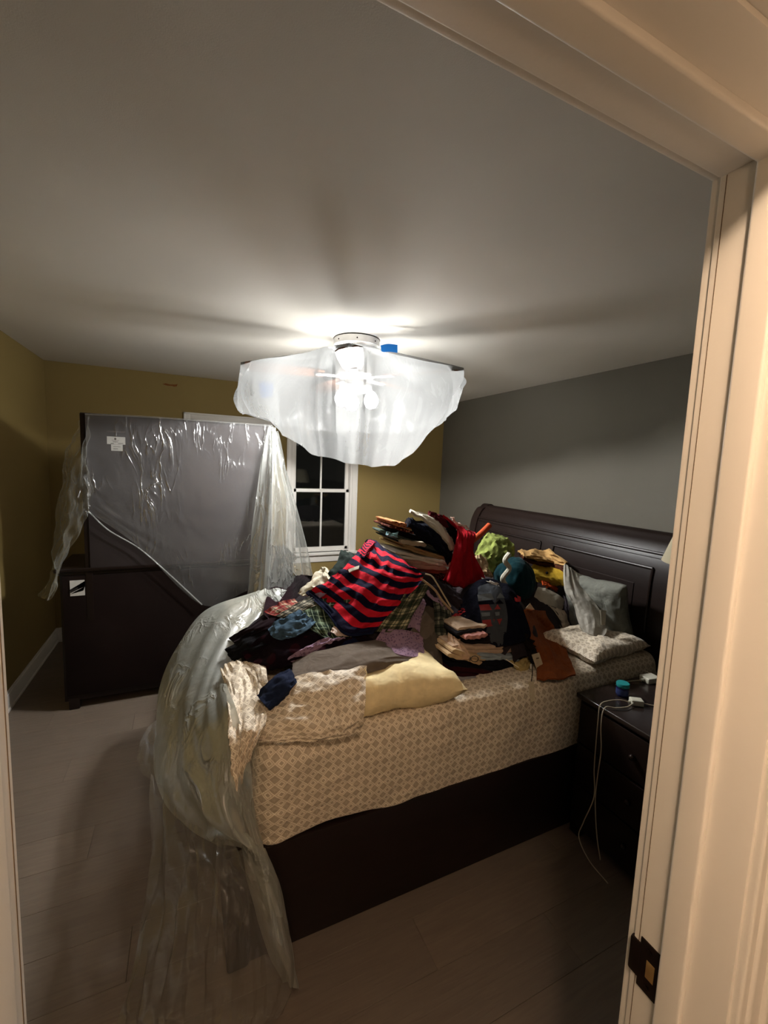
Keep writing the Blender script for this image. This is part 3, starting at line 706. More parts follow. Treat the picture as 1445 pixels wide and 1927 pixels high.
link('gathered_edge', sheet([[at(*p) for p in r] for r in rows], 10, .012, (3, 2), 0, 12), body_p, pf)
rows = [[(285, 1455, 1.62), (330, 1520, 1.46), (380, 1562, 1.36), (430, 1585, 1.28), (468, 1600, 1.25)],
        [(280, 1560, 1.55), (330, 1590, 1.38), (380, 1620, 1.27), (440, 1640, 1.20), (500, 1650, 1.19)],
        [(268, 1680, 1.48), (325, 1690, 1.32), (390, 1700, 1.20), (455, 1700, 1.14), (535, 1720, 1.15)],
        [(250, 1800, 1.40), (310, 1805, 1.24), (385, 1810, 1.14), (465, 1800, 1.08), (555, 1800, 1.11)],
        [(228, 1925, 1.286), (300, 1920, 1.18), (380, 1915, 1.10), (465, 1895, 1.07), (556, 1868, 1.10)],
        [(205, 1990, 1.20), (280, 2010, 1.05), (370, 1990, 1.01), (450, 1960, 1.02), (535, 1910, 1.08)]]
link('trailing_skirt', sheet([[at(*p) for p in r] for r in rows], 13, .03, (9, 2), 0, 14, fine=.5), plastic('trailing_plastic', .24, .26, (.40, .37, .33, 1), 4, .010, .12, .5), pf)
rows = [[(296, 1350, 1.95), (282, 1365, 2.0), (268, 1390, 2.1)], [(292, 1410, 1.85), (272, 1410, 1.95), (258, 1420, 2.05)], [(300, 1475, 1.75), (280, 1465, 1.8), (264, 1450, 1.9)]]
link('loose_fold', sheet([[at(*p) for p in r] for r in rows], 7, .012, (3, 3), 0, 16), thin, pf)

# ---------------------------------------------------------------- the heap: body of the heap, then garments over it
bm = bmesh.new(); n = 70; g = {}
for i in range(n+1):
    for j in range(n+1):
        x = .12+i*(2.13/n); y_ = 1.34+j*(1.60/n); h = Mh(x, y_)
        if h > .76 and not (y_ < 1.75 and x < 1.1 and h < .87): g[i, j] = bm.verts.new((x, y_, h-.03+.008*noise.noise(Vector((x*9, y_*9, 0)))))
for i in range(n):
    for j in range(n):
        q = [g.get(k) for k in ((i, j), (i+1, j), (i+1, j+1), (i, j+1))]
        if all(q): bm.faces.new(q)
tag(link('heaped_clothes', bm, fabric('2a2426')), 'dark jumbled clothing under the heap, showing only in its gaps', 'clothes', None, 'stuff')
GL = 'garments heaped on the bed'
K = dict(res=7)
grn = fabric('04170f', .75, .1); maroon = fabric('16050a', .95); black = fabric('0d0c10', .95); navy = fabric('151a33', .9)
lav = fabric('8e7488', kind='speck', c2='5a4560', n=90); taupe = fabric('5f554c', .95); taupe2 = fabric('4c443c', .95)
creamy = fabric('cfc6b0', .7); denim = fabric('42586a', .85); beige = fabric('b59a7c', .85); rust = fabric('7a3a22', .8)
plaid = fabric('aaa284', kind='plaid', c2='0c1c15', c3='1c3424', n=3.2, n2=3.6)
plaidl = fabric('54604a', kind='plaid', c2='0c1a16', c3='8a9a80', n=4, n2=5)
stripe = fabric('c81f30', .85, kind='stripe', c2='15132b', n=7.5, off=.0)
garment('sweater', [[(505, 1170), (560, 1160), (620, 1150)], [(495, 1150), (540, 1120), (600, 1110)], [(510, 1108), (550, 1088), (600, 1085)], [(530, 1098), (562, 1084), (592, 1088)]], maroon, 'dark maroon sweater at the far left of the heap, beside the plastic', 'sweater', wr=.012, fr=(3, 3), seed=1, **K)
garment('sweater', [[(432, 1200), (436, 1206), (442, 1210)], [(470, 1178), (476, 1186), (484, 1192)], [(510, 1158), (520, 1166), (530, 1176)], [(570, 1130), (580, 1145), (590, 1160)]], fabric('1c0c12', .95), 'narrow maroon-black sleeve pointing left, topmost of the dark sleeves', 'sweater', wr=.008, fr=(2, 4), seed=3, thick=.02, **K)
garment('sweater', [[(424, 1222, .02), (430, 1233, .02), (438, 1243, .02)], [(455, 1200, .02), (465, 1212, .02), (474, 1224, .02)], [(490, 1180), (505, 1195), (515, 1208)], [(540, 1160), (560, 1180), (575, 1200)]], black, 'black sleeve with a blunt cuff pointing left over the bed foot', 'sweater', wr=.008, fr=(2, 4), seed=5, thick=.02, **K)
garment('sweater', [[(457, 1232, .02), (470, 1250, .02), (487, 1262, .02)], [(485, 1205, .02), (510, 1235, .025), (535, 1256, .03)], [(520, 1180, .02), (560, 1215, .025), (585, 1240, .03)], [(560, 1165, .02), (610, 1195, .02), (660, 1225, .025)], [(600, 1160), (660, 1185), (720, 1215, .02)]], fabric('140a12', .95, kind='speck', c2='2c0d16', n=14), 'large black and wine sweater spread below the blue sleeve', 'sweater', wr=.014, fr=(3, 3), seed=7, **K)
garment('shirt', [[(505, 1185, .035), (512, 1198, .035), (526, 1205, .035)], [(520, 1170, .04), (535, 1183, .045), (556, 1198, .04)], [(545, 1158, .04), (562, 1170, .045), (580, 1186, .04)], [(565, 1148, .04), (580, 1160, .04), (595, 1172, .04)]], denim, 'dusty blue denim shirt sleeve', 'shirt', wr=.012, fr=(4, 4), seed=9, **K)
garment('shirt', [[(498, 1152, .02), (512, 1158, .02), (528, 1160, .02)], [(525, 1135, .03), (540, 1145, .03), (555, 1152, .03)], [(555, 1128, .03), (565, 1138, .03), (580, 1144, .03)]], fabric('b7a98c', kind='plaid', c2='8a1f26', c3='1b1b2a', n=4, n2=3), 'cream checked cuff with red and black lines, at left', 'shirt', wr=.008, fr=(4, 4), seed=11, **K)
garment('shirt', [[(520, 1160, .025), (535, 1164, .025), (552, 1160, .025)], [(545, 1145, .035), (560, 1150, .035), (575, 1148, .035)], [(590, 1118, .035), (600, 1126, .035), (610, 1134, .03)]], fabric('c3b9a4', kind='plaid', c2='2c2f2a', c3='202426', n=5, n2=5), 'cream shirt with thin dark checks at left', 'shirt', wr=.008, fr=(4, 4), seed=13, **K)
garment('shirt', [[(560, 1116, .03), (570, 1122, .03), (582, 1122, .03)], [(580, 1098, .035), (595, 1104, .035), (608, 1110, .035)], [(598, 1075, .04), (610, 1082, .04), (625, 1092, .04)], [(608, 1068, .04), (616, 1070, .04), (624, 1078, .04)]], creamy, 'cream shirt with a turned collar above the maroon sweater', 'shirt', wr=.012, fr=(3, 4), seed=15, **K)
garment('shirt', [[(575, 1122, .035), (585, 1126, .035), (598, 1128, .035)], [(600, 1108, .04), (608, 1113, .04), (616, 1116, .04)], [(618, 1098, .04), (628, 1102, .04), (635, 1108, .04)]], fabric('a890b0'), 'strip of plain lavender shirt beside the cream collar', 'shirt', wr=.006, seed=17, **K)
garment('polo_shirt', [[(618, 1082, .04), (630, 1092, .04), (650, 1090, .04), (665, 1080, .04)], [(630, 1062, .05), (645, 1072, .06), (662, 1070, .06), (676, 1062, .05)], [(640, 1046, .05), (655, 1052, .06), (668, 1056, .06), (680, 1056, .05)], [(645, 1040, .05), (656, 1041, .05), (668, 1042, .05), (681, 1046, .05)]], grn, 'dark green velvety polo shirt left of the striped shirt', 'polo shirt', wr=.02, fr=(3, 3), seed=18, **K)
garment('polo_shirt', [[(655, 1072, .075), (664, 1068, .075), (676, 1064, .075)], [(657, 1077, .075), (666, 1073, .075), (675, 1070, .075)]], fabric('d8d2bf'), None, None, parent=bpy.data.objects['polo_shirt'], wr=.001, res=4)
bpy.data.objects['polo_shirt.001'].name = 'neck_label'
# green plaid shirt, under the striped one
ps_ = garment('flannel_shirt', [[(604, 1198, .03), (580, 1180, .03), (566, 1150, .03), (568, 1134, .03)], [(622, 1204, .035), (606, 1180, .035), (596, 1150, .035), (596, 1130, .035)], [(650, 1200, .035), (645, 1180, .035), (640, 1150, .035), (640, 1120, .035)], [(700, 1190, .035), (700, 1170, .035), (700, 1150, .035), (700, 1120, .035)]], plaidl, 'green and cream plaid flannel shirt under the striped polo', 'shirt', wr=.010, fr=(3, 3), seed=21, res=8)
garment('sleeve', [[(700, 1188, .045), (728, 1190, .05), (762, 1190, .05)], [(716, 1160, .05), (745, 1165, .06), (775, 1160, .055)], [(738, 1130, .05), (762, 1135, .065), (795, 1128, .06)], [(758, 1105, .04), (782, 1102, .05), (808, 1100, .05)]], plaid, None, None, parent=ps_, wr=.014, fr=(4, 3), seed=23, res=9)
st = garment('polo_shirt', [
    [(578, 1117, .045), (615, 1148, .05), (652, 1190, .05), (704, 1188, .055)],
    [(606, 1100, .05), (648, 1128, .06), (690, 1160, .065), (728, 1160, .06)],
    [(636, 1080, .05), (676, 1102, .065), (722, 1128, .075), (760, 1130, .065)],
    [(662, 1054, .055), (702, 1074, .07), (748, 1096, .08), (793, 1093, .07)],
    [(678, 1036, .06), (708, 1048, .075), (748, 1068, .08), (788, 1080, .07)],
    [(690, 1018, .06), (708, 1022, .07), (735, 1040, .075), (770, 1064, .07)]], stripe, 'bright red and navy striped polo shirt on top of the left heap', 'polo shirt', wr=.020, fr=(3, 2.4), seed=25, res=11, fine=.7)
garment('collar', [[(676, 1044, .085), (684, 1048, .085), (694, 1042, .085)], [(684, 1026, .09), (690, 1030, .095), (700, 1026, .095)], [(694, 1016, .085), (700, 1015, .09), (708, 1020, .09)]], stripe, None, None, parent=st, wr=.006, res=6)
garment('hem_band', [[(574, 1116, .05), (612, 1150, .055), (650, 1194, .055), (702, 1193, .06)], [(582, 1110, .055), (622, 1142, .06), (660, 1182, .06), (708, 1181, .065)]], navy, None, None, parent=st, wr=.004, res=9)
garment('blouse', [[(622, 1188, .04), (635, 1196, .045), (660, 1196, .045), (672, 1190, .04)], [(628, 1178, .04), (642, 1184, .045), (658, 1188, .045), (672, 1184, .04)]], fabric('c9b0a0', .45), 'sliver of cream satin blouse under the striped hem', 'blouse', wr=.006, **K)
garment('shirt', [[(540, 1240, .035), (550, 1246, .035), (568, 1240, .035)], [(564, 1224, .045), (576, 1232, .045), (594, 1224, .045)], [(590, 1210, .05), (602, 1218, .05), (622, 1204, .045)], [(618, 1200, .045), (628, 1204, .05), (650, 1200, .045)]], lav, 'lavender flowered shirt sleeve over the black sweater', 'shirt', wr=.010, fr=(3, 4), seed=27, **K)
lf = garment('shirt', [[(712, 1218, .05), (750, 1232, .055), (797, 1240, .05)], [(708, 1204, .065), (752, 1212, .075), (797, 1222, .065)], [(716, 1190, .065), (755, 1192, .08), (796, 1206, .07)], [(722, 1186, .05), (758, 1186, .06), (790, 1192, .06)]], lav, 'lavender flowered shirt with a folded cuff, below the plaid sleeve', 'shirt', wr=.012, fr=(3, 3), seed=29, **K)
garment('front', [[(752, 1190, .03), (775, 1180, .03), (790, 1190, .03)], [(768, 1160, .03), (785, 1150, .03), (794, 1160, .03)], [(785, 1130, .03), (795, 1125, .03), (802, 1135, .03)]], lav, None, None, parent=lf, wr=.006, **K)
garment('jacket', [[(655, 1190, .03), (690, 1205, .03), (712, 1220, .03)], [(640, 1215, .03), (680, 1218, .03), (715, 1228, .03)], [(570, 1250, .03), (600, 1245, .03), (640, 1240, .03)]], navy, 'navy jacket edge between the black sweater and the grey one', 'jacket', wr=.006, **K)
ts = garment('cardigan', [[(550, 1246, .05), (550, 1270, .055), (555, 1286, .055), (560, 1302, .045)], [(600, 1226, .055), (605, 1255, .065), (612, 1275, .065), (618, 1288, .05)], [(660, 1212, .055), (668, 1235, .07), (675, 1255, .07), (680, 1270, .05)], [(710, 1206, .05), (722, 1225, .065), (738, 1240, .065), (745, 1256, .045)], [(760, 1200, .03), (780, 1220, .045), (800, 1240, .04), (815, 1264, .02)], [(800, 1150, .03), (822, 1180, .035), (832, 1215, .03), (830, 1258, .015)]], taupe, 'taupe grey cardigan with one arm stretched left across the pillow', 'cardigan', wr=.009, fr=(3, 2.2), seed=31, res=9, thick=.012)
garment('cuff', [[(533, 1285, .045), (540, 1296, .045), (556, 1298, .045)], [(548, 1272, .045), (553, 1285, .045), (562, 1290, .045)]], fabric('574b45'), None, None, parent=ts, wr=.003, **K)
garment('sweater', [[(483, 1308, .085), (494, 1322, .10), (506, 1334, .09)], [(500, 1290, .10), (512, 1304, .115), (526, 1318, .11)], [(525, 1268, .10), (535, 1282, .115), (545, 1298, .115)], [(546, 1257, .08), (552, 1270, .09), (558, 1285, .09)]], fabric('1a2238'), 'navy blue sleeve end hanging toward the corner of the bed', 'sweater', wr=.008, fr=(3, 3), seed=33, thick=.018, **K)
garment('trousers', [[(790, 1150, .02), (805, 1140, .02), (820, 1150, .02)], [(795, 1200, .02), (815, 1195, .025), (830, 1200, .02)], [(790, 1250, .015), (812, 1262, .015), (826, 1262, .01)]], taupe2, 'brown-grey trousers hanging down right of the lavender cuff', 'trousers', wr=.01, seed=35, **K)
garment('flannel_shirt', [[(806, 1105, .035), (818, 1102, .04), (832, 1110, .035)], [(815, 1140, .03), (830, 1138, .04), (846, 1150, .03)], [(818, 1185, .03), (832, 1185, .04), (848, 1190, .03)], [(822, 1232, .02), (832, 1236, .03), (846, 1226, .02)]], fabric('7a7868', kind='plaid', c2='141c1a', c3='101416', n=3, n2=5), 'grey-green plaid sleeve hanging between the two piles', 'shirt', wr=.010, fr=(3, 4), seed=37, **K)
garment('vest', [[(778, 1082, .04), (800, 1078, .05), (830, 1095, .05), (858, 1108, .04)], [(795, 1105, .04), (820, 1105, .055), (845, 1120, .05), (868, 1128, .035)], [(815, 1125, .03), (838, 1130, .04), (858, 1145, .04), (872, 1150, .03)]], fabric('2b2428'), 'dark garment with twisted straps in the middle of the heap', 'vest', wr=.014, fr=(3, 3), seed=39, **K)
def cord(name, pts, r, mat, label, cat, group=None, parent=None):
    bm = B(); tube(bm, [S(p[0], p[1], p[2] if len(p) > 2 else .06) if not (len(p) > 2 and p[2] > .7) else at(*p) for p in pts], r, 8, 8); o = link(name, bm, mat, parent)
    if parent is None: tag(o, label, cat, group)
    return o
cord('strap', [(782, 1082, .06), (800, 1095, .075), (818, 1110, .075), (832, 1130, .06), (852, 1152, .04)], .006, beige, 'beige twisted strap falling toward the dark ball-shaped sweater', 'strap')
cord('strap', [(800, 1080, .06), (812, 1084, .08), (822, 1098, .08), (835, 1120, .065), (848, 1142, .05)], .004, fabric('d2bfa0'), 'thin pale strap looped beside the twisted beige one', 'strap')
garment('scarf', [[(800, 1112, .045), (812, 1110, .05), (822, 1116, .045)], [(812, 1128, .04), (822, 1128, .05), (836, 1138, .04)], [(830, 1140, .03), (838, 1145, .04), (846, 1152, .03)]], fabric('9a7f98'), 'small lavender scarf end under the straps', 'scarf', wr=.006, **K)

# folded stacks: each garment a soft slab of folded layers
def folded(name, a, b_, h, depth, mat, label, cat='folded garment', group=None, layers=3, sag=.0, seed=0, Y=None, sk=.0, amp=1.0):
    """a, b_: left and right end of the garment's lower front edge, world points"""
    bm = bmesh.new(); uvl = bm.loops.layers.uv.new('UVMap'); a = Vector(a); b_ = Vector(b_); L = (b_-a).length; ex = (b_-a)/L; ey = Vector((-ex.y, ex.x, 0)).normalized(); ez = ex.cross(ey)
    nx = 26; lh = h/layers
    for k in range(layers):
        o0 = random.uniform(-.012, .012)*amp; o1 = random.uniform(-.02, .012)*amp
        ring0 = [(0, 0), (-.42, .05), (-.55, .5), (-.42, .95), (0, 1)]
        rows_ = []
        for i in range(nx+1):
            t = i/nx; end = min(1, min(t, 1-t)*9+.25)**.6
            zz = k*lh*.93 + sag*math.sin(math.pi*t) + .006*amp*noise.noise(Vector((t*3, k*1.3, seed)))+.004*amp*noise.noise(Vector((t*9, k, seed+4)))
            yo = .010*amp*noise.noise(Vector((t*4, k*2.1, seed+2))) + sk*k
            x = a + ex*(o0 + (L+o1)*t)
            row = []
            th = lh*.98*end
            for yy, z_ in [(depth, .5+.5)]+[(y0*lh, z0) for y0, z0 in ring0[::-1]]+[(depth, 0)]:
                row.append(bm.verts.new(x + ey*(yy+(yo if yy < depth else 0)) + ez*(zz+lh*.5+(z_-.5)*th)))
            rows_.append(row)
        for i in range(nx):
            for j in range(len(rows_[0])-1):
                f = bm.faces.new((rows_[i][j], rows_[i][j+1], rows_[i+1][j+1], rows_[i+1][j]))
                for l, (p, q) in zip(f.loops, ((i, j), (i, j+1), (i+1, j+1), (i+1, j))): l[uvl].uv = (p/nx, q/8)
            f = bm.faces.new((rows_[i][-1], rows_[i][0], rows_[i+1][0], rows_[i+1][-1]))
        bm.faces.new(rows_[0][::-1]); bm.faces.new(rows_[-1])
    bmesh.ops.recalc_face_normals(bm, faces=bm.faces)
    o = link(name, bm, mat); tag(o, label, cat, group); return o
GB = 'garments in the tall stack at the back'
YS = 2.02
def fs(px0, py0, px1, py1, hpx, mat, label, cat, layers=2, seed=0, Y=YS, depth=.26, group=GB, sag=0, name='folded_garment', amp=1.0):
    a, b_ = at(px0, py0, Y), at(px1, py1, Y); h = (at(px0, py0-hpx, Y)-a).length
    return folded(name, a, b_, h, depth, mat, label, cat, group, layers, sag, seed, amp=amp)
fs(762, 1098, 868, 1106, 24, fabric('3a1a1c', kind='speck', c2='8a6a60', n=120), 'dark speckled maroon knit at the bottom of the back stack', 'sweater', 2, 1)
fs(752, 1078, 848, 1084, 13, fabric('9a3c26', .5), 'rust red satin garment low in the back stack', 'blouse', 3, 2)
fs(742, 1066, 845, 1074, 17, fabric('dcb4a6', .62), 'dusty pink blouse in the back stack, above the rust one', 'blouse', 2, 3, depth=.25)
fs(741, 1047, 838, 1066, 11, fabric('f2ece0', .7), 'white folded shirt above the dusty pink blouse', 'shirt', 2, 4, Y=1.985)
fs(750, 1030, 852, 1062, 10, fabric('ad9268', .8), 'tan folded shirt in the back stack', 'shirt', 2, 5)
fs(748, 1022, 800, 1030, 9, fabric('c9bda4', .8), 'short cream garment end sticking out of the back stack', 'shirt', 1, 6, Y=2.0, depth=.2)
fs(745, 1018, 850, 1052, 9, fabric('1b211e', .9), 'charcoal green garment in the back stack', 'trousers', 2, 7)
fs(738, 1010, 850, 1048, 7, fabric('4a554e', .9), 'grey-green thin garment in the back stack', 'shirt', 1, 8)
fs(745, 1004, 852, 1040, 10, fabric('15110f', .95), 'black knitted garment in the back stack', 'sweater', 2, 9)
fs(734, 993, 790, 1008, 5, fabric('4a2016', .9, kind='speck', c2='c08060', n=60), 'brown patterned garment with pale edge, left of the back stack', 'blouse', 1, 10, Y=1.99, depth=.2)
fs(736, 987, 785, 1000, 9, fabric('b0744c', .85, kind='speck', c2='6a2c18', n=70), 'orange and rust patterned blouse at the upper left of the stack', 'blouse', 2, 11, Y=1.98, depth=.2)
garment('ribbon', [[(728, 1000, 1.95), (740, 1004, 1.95), (750, 1001, 1.95)], [(727, 1008, 1.94), (738, 1006, 1.95), (748, 1008, 1.95)], [(735, 1010, 1.95), (741, 1011, 1.95), (748, 1012, 1.95)]], fabric('8cbccb', .5), 'pale blue ribbon loop at the left of the back stack', 'ribbon', wr=.008, **K)
def topfold(name, rows, mat, label, cat, thick=.02, **k):
    k.setdefault('wr', .012); k.setdefault('fr', (4, 3))
    return garment(name, rows, mat, label, cat, thick=thick, res=8, **k)
topfold('jacket', [[(765, 976, 1.98), (800, 985, 1.97), (830, 1005, 1.96), (850, 1035, 1.96)], [(772, 990, 1.93), (802, 1005, 1.91), (830, 1030, 1.90), (848, 1055, 1.92)], [(785, 1003, 1.94), (805, 1020, 1.92), (828, 1040, 1.92), (842, 1062, 1.94)]], fabric('10131f', .9), 'navy black jacket draped over the front of the back stack', 'jacket', seed=41, thick=.03, wr=.02)
topfold('jacket', [[(768, 974, 1.94), (782, 984, 1.92), (800, 992, 1.92)], [(772, 985, 1.91), (790, 996, 1.90), (808, 1003, 1.90)]], fabric('1c2236', .9), 'small navy lapel curling up at the left of the stack', 'jacket', seed=43, thick=.008)
topfold('tablecloth', [[(771, 959, 1.98), (800, 968, 1.97), (828, 985, 1.96), (850, 1012, 1.95), (858, 1030, 1.94)], [(773, 963, 1.94), (798, 976, 1.93), (822, 996, 1.92), (842, 1020, 1.91), (852, 1036, 1.92)]], fabric('d8d2c2', .7), 'white folded garment arching over the navy jacket', 'shirt', seed=45, thick=.014, wr=.008)
bpy.data.objects['tablecloth'].name = 'folded_shirt'
topfold('sweater', [[(806, 962, 2.0), (825, 968, 1.98), (845, 978, 1.97)], [(808, 974, 1.97), (828, 984, 1.95), (846, 995, 1.94)]], fabric('4a1216', .9), 'dark red sweater at the crest of the back stack', 'sweater', seed=47)
topfold('sweater', [[(838, 978, 1.96), (852, 988, 1.95), (862, 1000, 1.94)], [(845, 1000, 1.93), (856, 1015, 1.92), (862, 1030, 1.92)]], fabric('120f14', .9), 'black sweater between the white garment and the red cardigan', 'sweater', seed=49)
rc = topfold('cardigan', [[(832, 971, 1.95), (855, 985, 1.93), (875, 998, 1.93), (893, 1004, 1.95)], [(858, 993, 1.90), (868, 1000, 1.88), (882, 1006, 1.88), (893, 1010, 1.90)], [(858, 1020, 1.88), (868, 1022, 1.85), (880, 1024, 1.85), (890, 1030, 1.88)], [(850, 1055, 1.86), (865, 1055, 1.83), (882, 1056, 1.83), (897, 1056, 1.86)], [(835, 1090, 1.85), (858, 1094, 1.82), (885, 1096, 1.82), (914, 1095, 1.84)], [(834, 1094, 1.86), (860, 1103, 1.83), (888, 1108, 1.83), (910, 1101, 1.85)]], fabric('a01622', .9), 'bright red cardigan hanging down the right side of the back stack', 'cardigan', thick=.008, seed=51, fr=(5, 2), wr=.014)
topfold('cardigan_trim', [[(848, 972, 1.955), (864, 984, 1.94), (880, 991, 1.94)], [(852, 979, 1.94), (866, 990, 1.93), (884, 996, 1.935)]], fabric('dcc8bc'), None, None, parent=rc, thick=.004)
ro = bmesh.new(); tube(ro, [at(888, 1018, 1.97), at(905, 1004, 1.98), at(921, 988, 1.99)], .017, 12, 5)
tag(link('rolled_garment', ro, fabric('a8472a', .85)), 'rust orange rolled garment sticking up before the headboard', 'garment')
topfold('blouse', [[(893, 1042, 2.12), (905, 1020, 2.16), (915, 1006, 2.2), (925, 1004, 2.25)], [(900, 1052, 2.06), (920, 1040, 2.08), (936, 1020, 2.12), (950, 1012, 2.2)], [(915, 1068, 2.03), (932, 1058, 2.05), (950, 1040, 2.08), (964, 1024, 2.16)], [(925, 1085, 2.02), (940, 1075, 2.04), (956, 1062, 2.06), (968, 1048, 2.12)]], fabric('7f8a48', .85), 'crumpled lime green blouse before the headboard', 'blouse', seed=53, wr=.016, fr=(3.5, 3.5), fine=.6)
topfold('shirt', [[(886, 1052, 2.0), (900, 1045, 2.02), (912, 1052, 2.02)], [(890, 1070, 1.95), (905, 1066, 1.96), (920, 1072, 1.97)], [(900, 1082, 1.92), (912, 1080, 1.93), (928, 1086, 1.95)]], fabric('a08a6a'), 'tan crumpled shirt between red cardigan and lime blouse', 'shirt', seed=55, wr=.02)
def ball(name, c, rx, ry, rz, mat, label, cat, seed=0, amp=.1, fold=.05, rot=0):
    bm = bmesh.new(); bmesh.ops.create_icosphere(bm, subdivisions=5, radius=1)
    for v in bm.verts:
        p = v.co.copy(); d = 1+amp*noise.noise(p*1.4+Vector((seed, 0, 0)))+fold*(1-2*abs(noise.noise(Vector((p.x*3, p.y*3, p.z*1.2))+Vector((0, seed, 0)))))
        v.co = Vector((p.x*rx*d, p.y*ry*d, p.z*rz*d))
    bmesh.ops.transform(bm, matrix=Matrix.Translation(c) @ Matrix.Rotation(rot, 4, 'Y'), verts=bm.verts)
    o = link(name, bm, mat); tag(o, label, cat); return o
tc_ = at(968, 1092, 1.95)
tb = ball('sweater', tc_, .125, .11, .135, fabric('06262b', .85, .15), 'teal velvety sweater bunched into a ball', 'sweater', 3)
cord('lace_trim', [(958, 1042, 1.84), (950, 1055, 1.83), (958, 1070, 1.82), (946, 1088, 1.82), (952, 1102, 1.83)], .014, fabric('b8b4a4', .8), '', '', parent=tb)
bpy.data.objects['lace_trim']['label'] = 'white lacy edge on the teal ball'
def slab(rows, *a, **k): return topfold('folded_shirt', rows, *a, **k)
topfold('sweater', [[(978, 1040, 2.12), (1010, 1048, 2.10), (1040, 1058, 2.1), (1064, 1066, 2.12)], [(985, 1050, 2.06), (1012, 1060, 2.04), (1040, 1070, 2.04), (1060, 1080, 2.06)]], fabric('4a2a1c', .9), 'brown folded sweater on top of the yellow one', 'sweater', thick=.02, seed=57)
topfold('scarf', [[(974, 1036, 2.12), (1000, 1034, 2.12), (1020, 1036, 2.13), (1030, 1034, 2.15)], [(985, 1044, 2.05), (1010, 1046, 2.05), (1040, 1052, 2.06), (1064, 1056, 2.08)], [(990, 1050, 2.04), (1015, 1054, 2.03), (1040, 1060, 2.03), (1062, 1064, 2.05)]], fabric('b08c5a', .9), 'tan woollen scarf folded above the yellow garment', 'scarf', thick=.014, seed=59, wr=.014)
yw = topfold('sweater', [[(1003, 1062, 2.06), (1030, 1066, 2.04), (1062, 1074, 2.06)], [(1005, 1080, 2.0), (1032, 1086, 1.97), (1063, 1096, 2.0)], [(1012, 1096, 1.99), (1036, 1100, 1.97), (1058, 1104, 1.99)]], fabric('a5862a', .9), 'mustard yellow folded sweater with one dark button', 'sweater', thick=.03, seed=61, wr=.01)
bb = bmesh.new(); bmesh.ops.create_icosphere(bb, subdivisions=2, radius=.009); bmesh.ops.translate(bb, verts=bb.verts, vec=at(1029, 1078, 1.965)); link('button', bb, fabric('141012'), yw)
topfold('shirt', [[(1018, 1092, 1.98), (1034, 1098, 1.97), (1048, 1106, 1.98)], [(1022, 1100, 1.95), (1036, 1106, 1.94), (1048, 1114, 1.95)]], fabric('b0481e'), 'sliver of orange shirt under the mustard sweater', 'shirt', thick=.01, seed=63)
topfold('skirt', [[(1012, 1105, 1.95), (1035, 1110, 1.93), (1065, 1130, 1.93)], [(1004, 1125, 1.90), (1030, 1130, 1.87), (1058, 1145, 1.88)], [(1002, 1140, 1.87), (1028, 1148, 1.84), (1052, 1158, 1.85)]], fabric('b3ab9c', .8), 'stiff off-white folded skirt right of the teal ball', 'skirt', thick=.008, seed=65, wr=.006)
topfold('gloves', [[(1030, 1140, 1.85), (1045, 1145, 1.84), (1058, 1150, 1.84)], [(1040, 1160, 1.81), (1055, 1162, 1.80), (1068, 1168, 1.81)], [(1052, 1178, 1.78), (1062, 1180, 1.77), (1076, 1184, 1.78)], [(1064, 1192, 1.76), (1070, 1194, 1.755), (1078, 1200, 1.76)]], fabric('c2b4a2', .8), 'crumpled cream lace garment trailing over the brown suede', 'blouse', seed=67, wr=.02)
bpy.data.objects['gloves'].name = 'lace_blouse'
topfold('shirt', [[(1022, 1150, 1.83), (1034, 1150, 1.82), (1046, 1160, 1.82)], [(1030, 1165, 1.80), (1042, 1168, 1.79), (1052, 1176, 1.79)]], fabric('6a3020'), 'rust strip of shirt beside the cream lace garment', 'shirt', seed=68)
topfold('trousers', [[(1060, 1120, 1.92), (1075, 1135, 1.90), (1085, 1150, 1.9)], [(1066, 1160, 1.82), (1080, 1170, 1.80), (1092, 1180, 1.80)], [(1080, 1195, 1.74), (1092, 1205, 1.72), (1100, 1215, 1.72)]], fabric('322c30'), 'charcoal trousers between the lace garment and the silver satin', 'trousers', seed=69, thick=.02)
topfold('trousers', [[(1048, 1172, 1.82), (1056, 1186, 1.78), (1070, 1200, 1.74)], [(1050, 1195, 1.78), (1062, 1210, 1.72), (1080, 1222, 1.68)]], fabric('0c0a0c'), 'black garment in the hollow right of the brown suede', 'trousers', seed=70, thick=.02)
rl = bmesh.new(); tube(rl, [at(1060, 1215, 1.66), at(1073, 1218, 1.63), at(1084, 1220, 1.62)], .026, 14, 5); tag(link('rolled_sock', rl, fabric('8a7a50')), 'small rolled tan sock by the brown suede', 'sock')
rl = bmesh.new(); tube(rl, [at(1082, 1216, 1.66), at(1092, 1218, 1.64), at(1102, 1214, 1.66)], .024, 14, 5); tag(link('rolled_sock', rl, fabric('25201f')), 'small rolled dark sock beside the tan one', 'sock')
satin = fabric('a8a398', .32, .1)
sa = topfold('nightgown', [[(1062, 1062, 1.77), (1075, 1070, 1.74), (1094, 1084, 1.71)], [(1062, 1090, 1.71), (1082, 1100, 1.67), (1108, 1112, 1.64)], [(1065, 1115, 1.65), (1092, 1125, 1.59), (1124, 1140, 1.55)], [(1080, 1140, 1.60), (1108, 1155, 1.53), (1138, 1170, 1.49)], [(1088, 1170, 1.56), (1112, 1182, 1.49), (1140, 1190, 1.45)], [(1100, 1196, 1.51), (1116, 1204, 1.47), (1130, 1202, 1.44)]], satin, 'silvery satin nightgown draped in front of the grey pillow', 'nightgown', seed=71, wr=.010, fr=(2.5, 2), thick=.02, fine=.5)
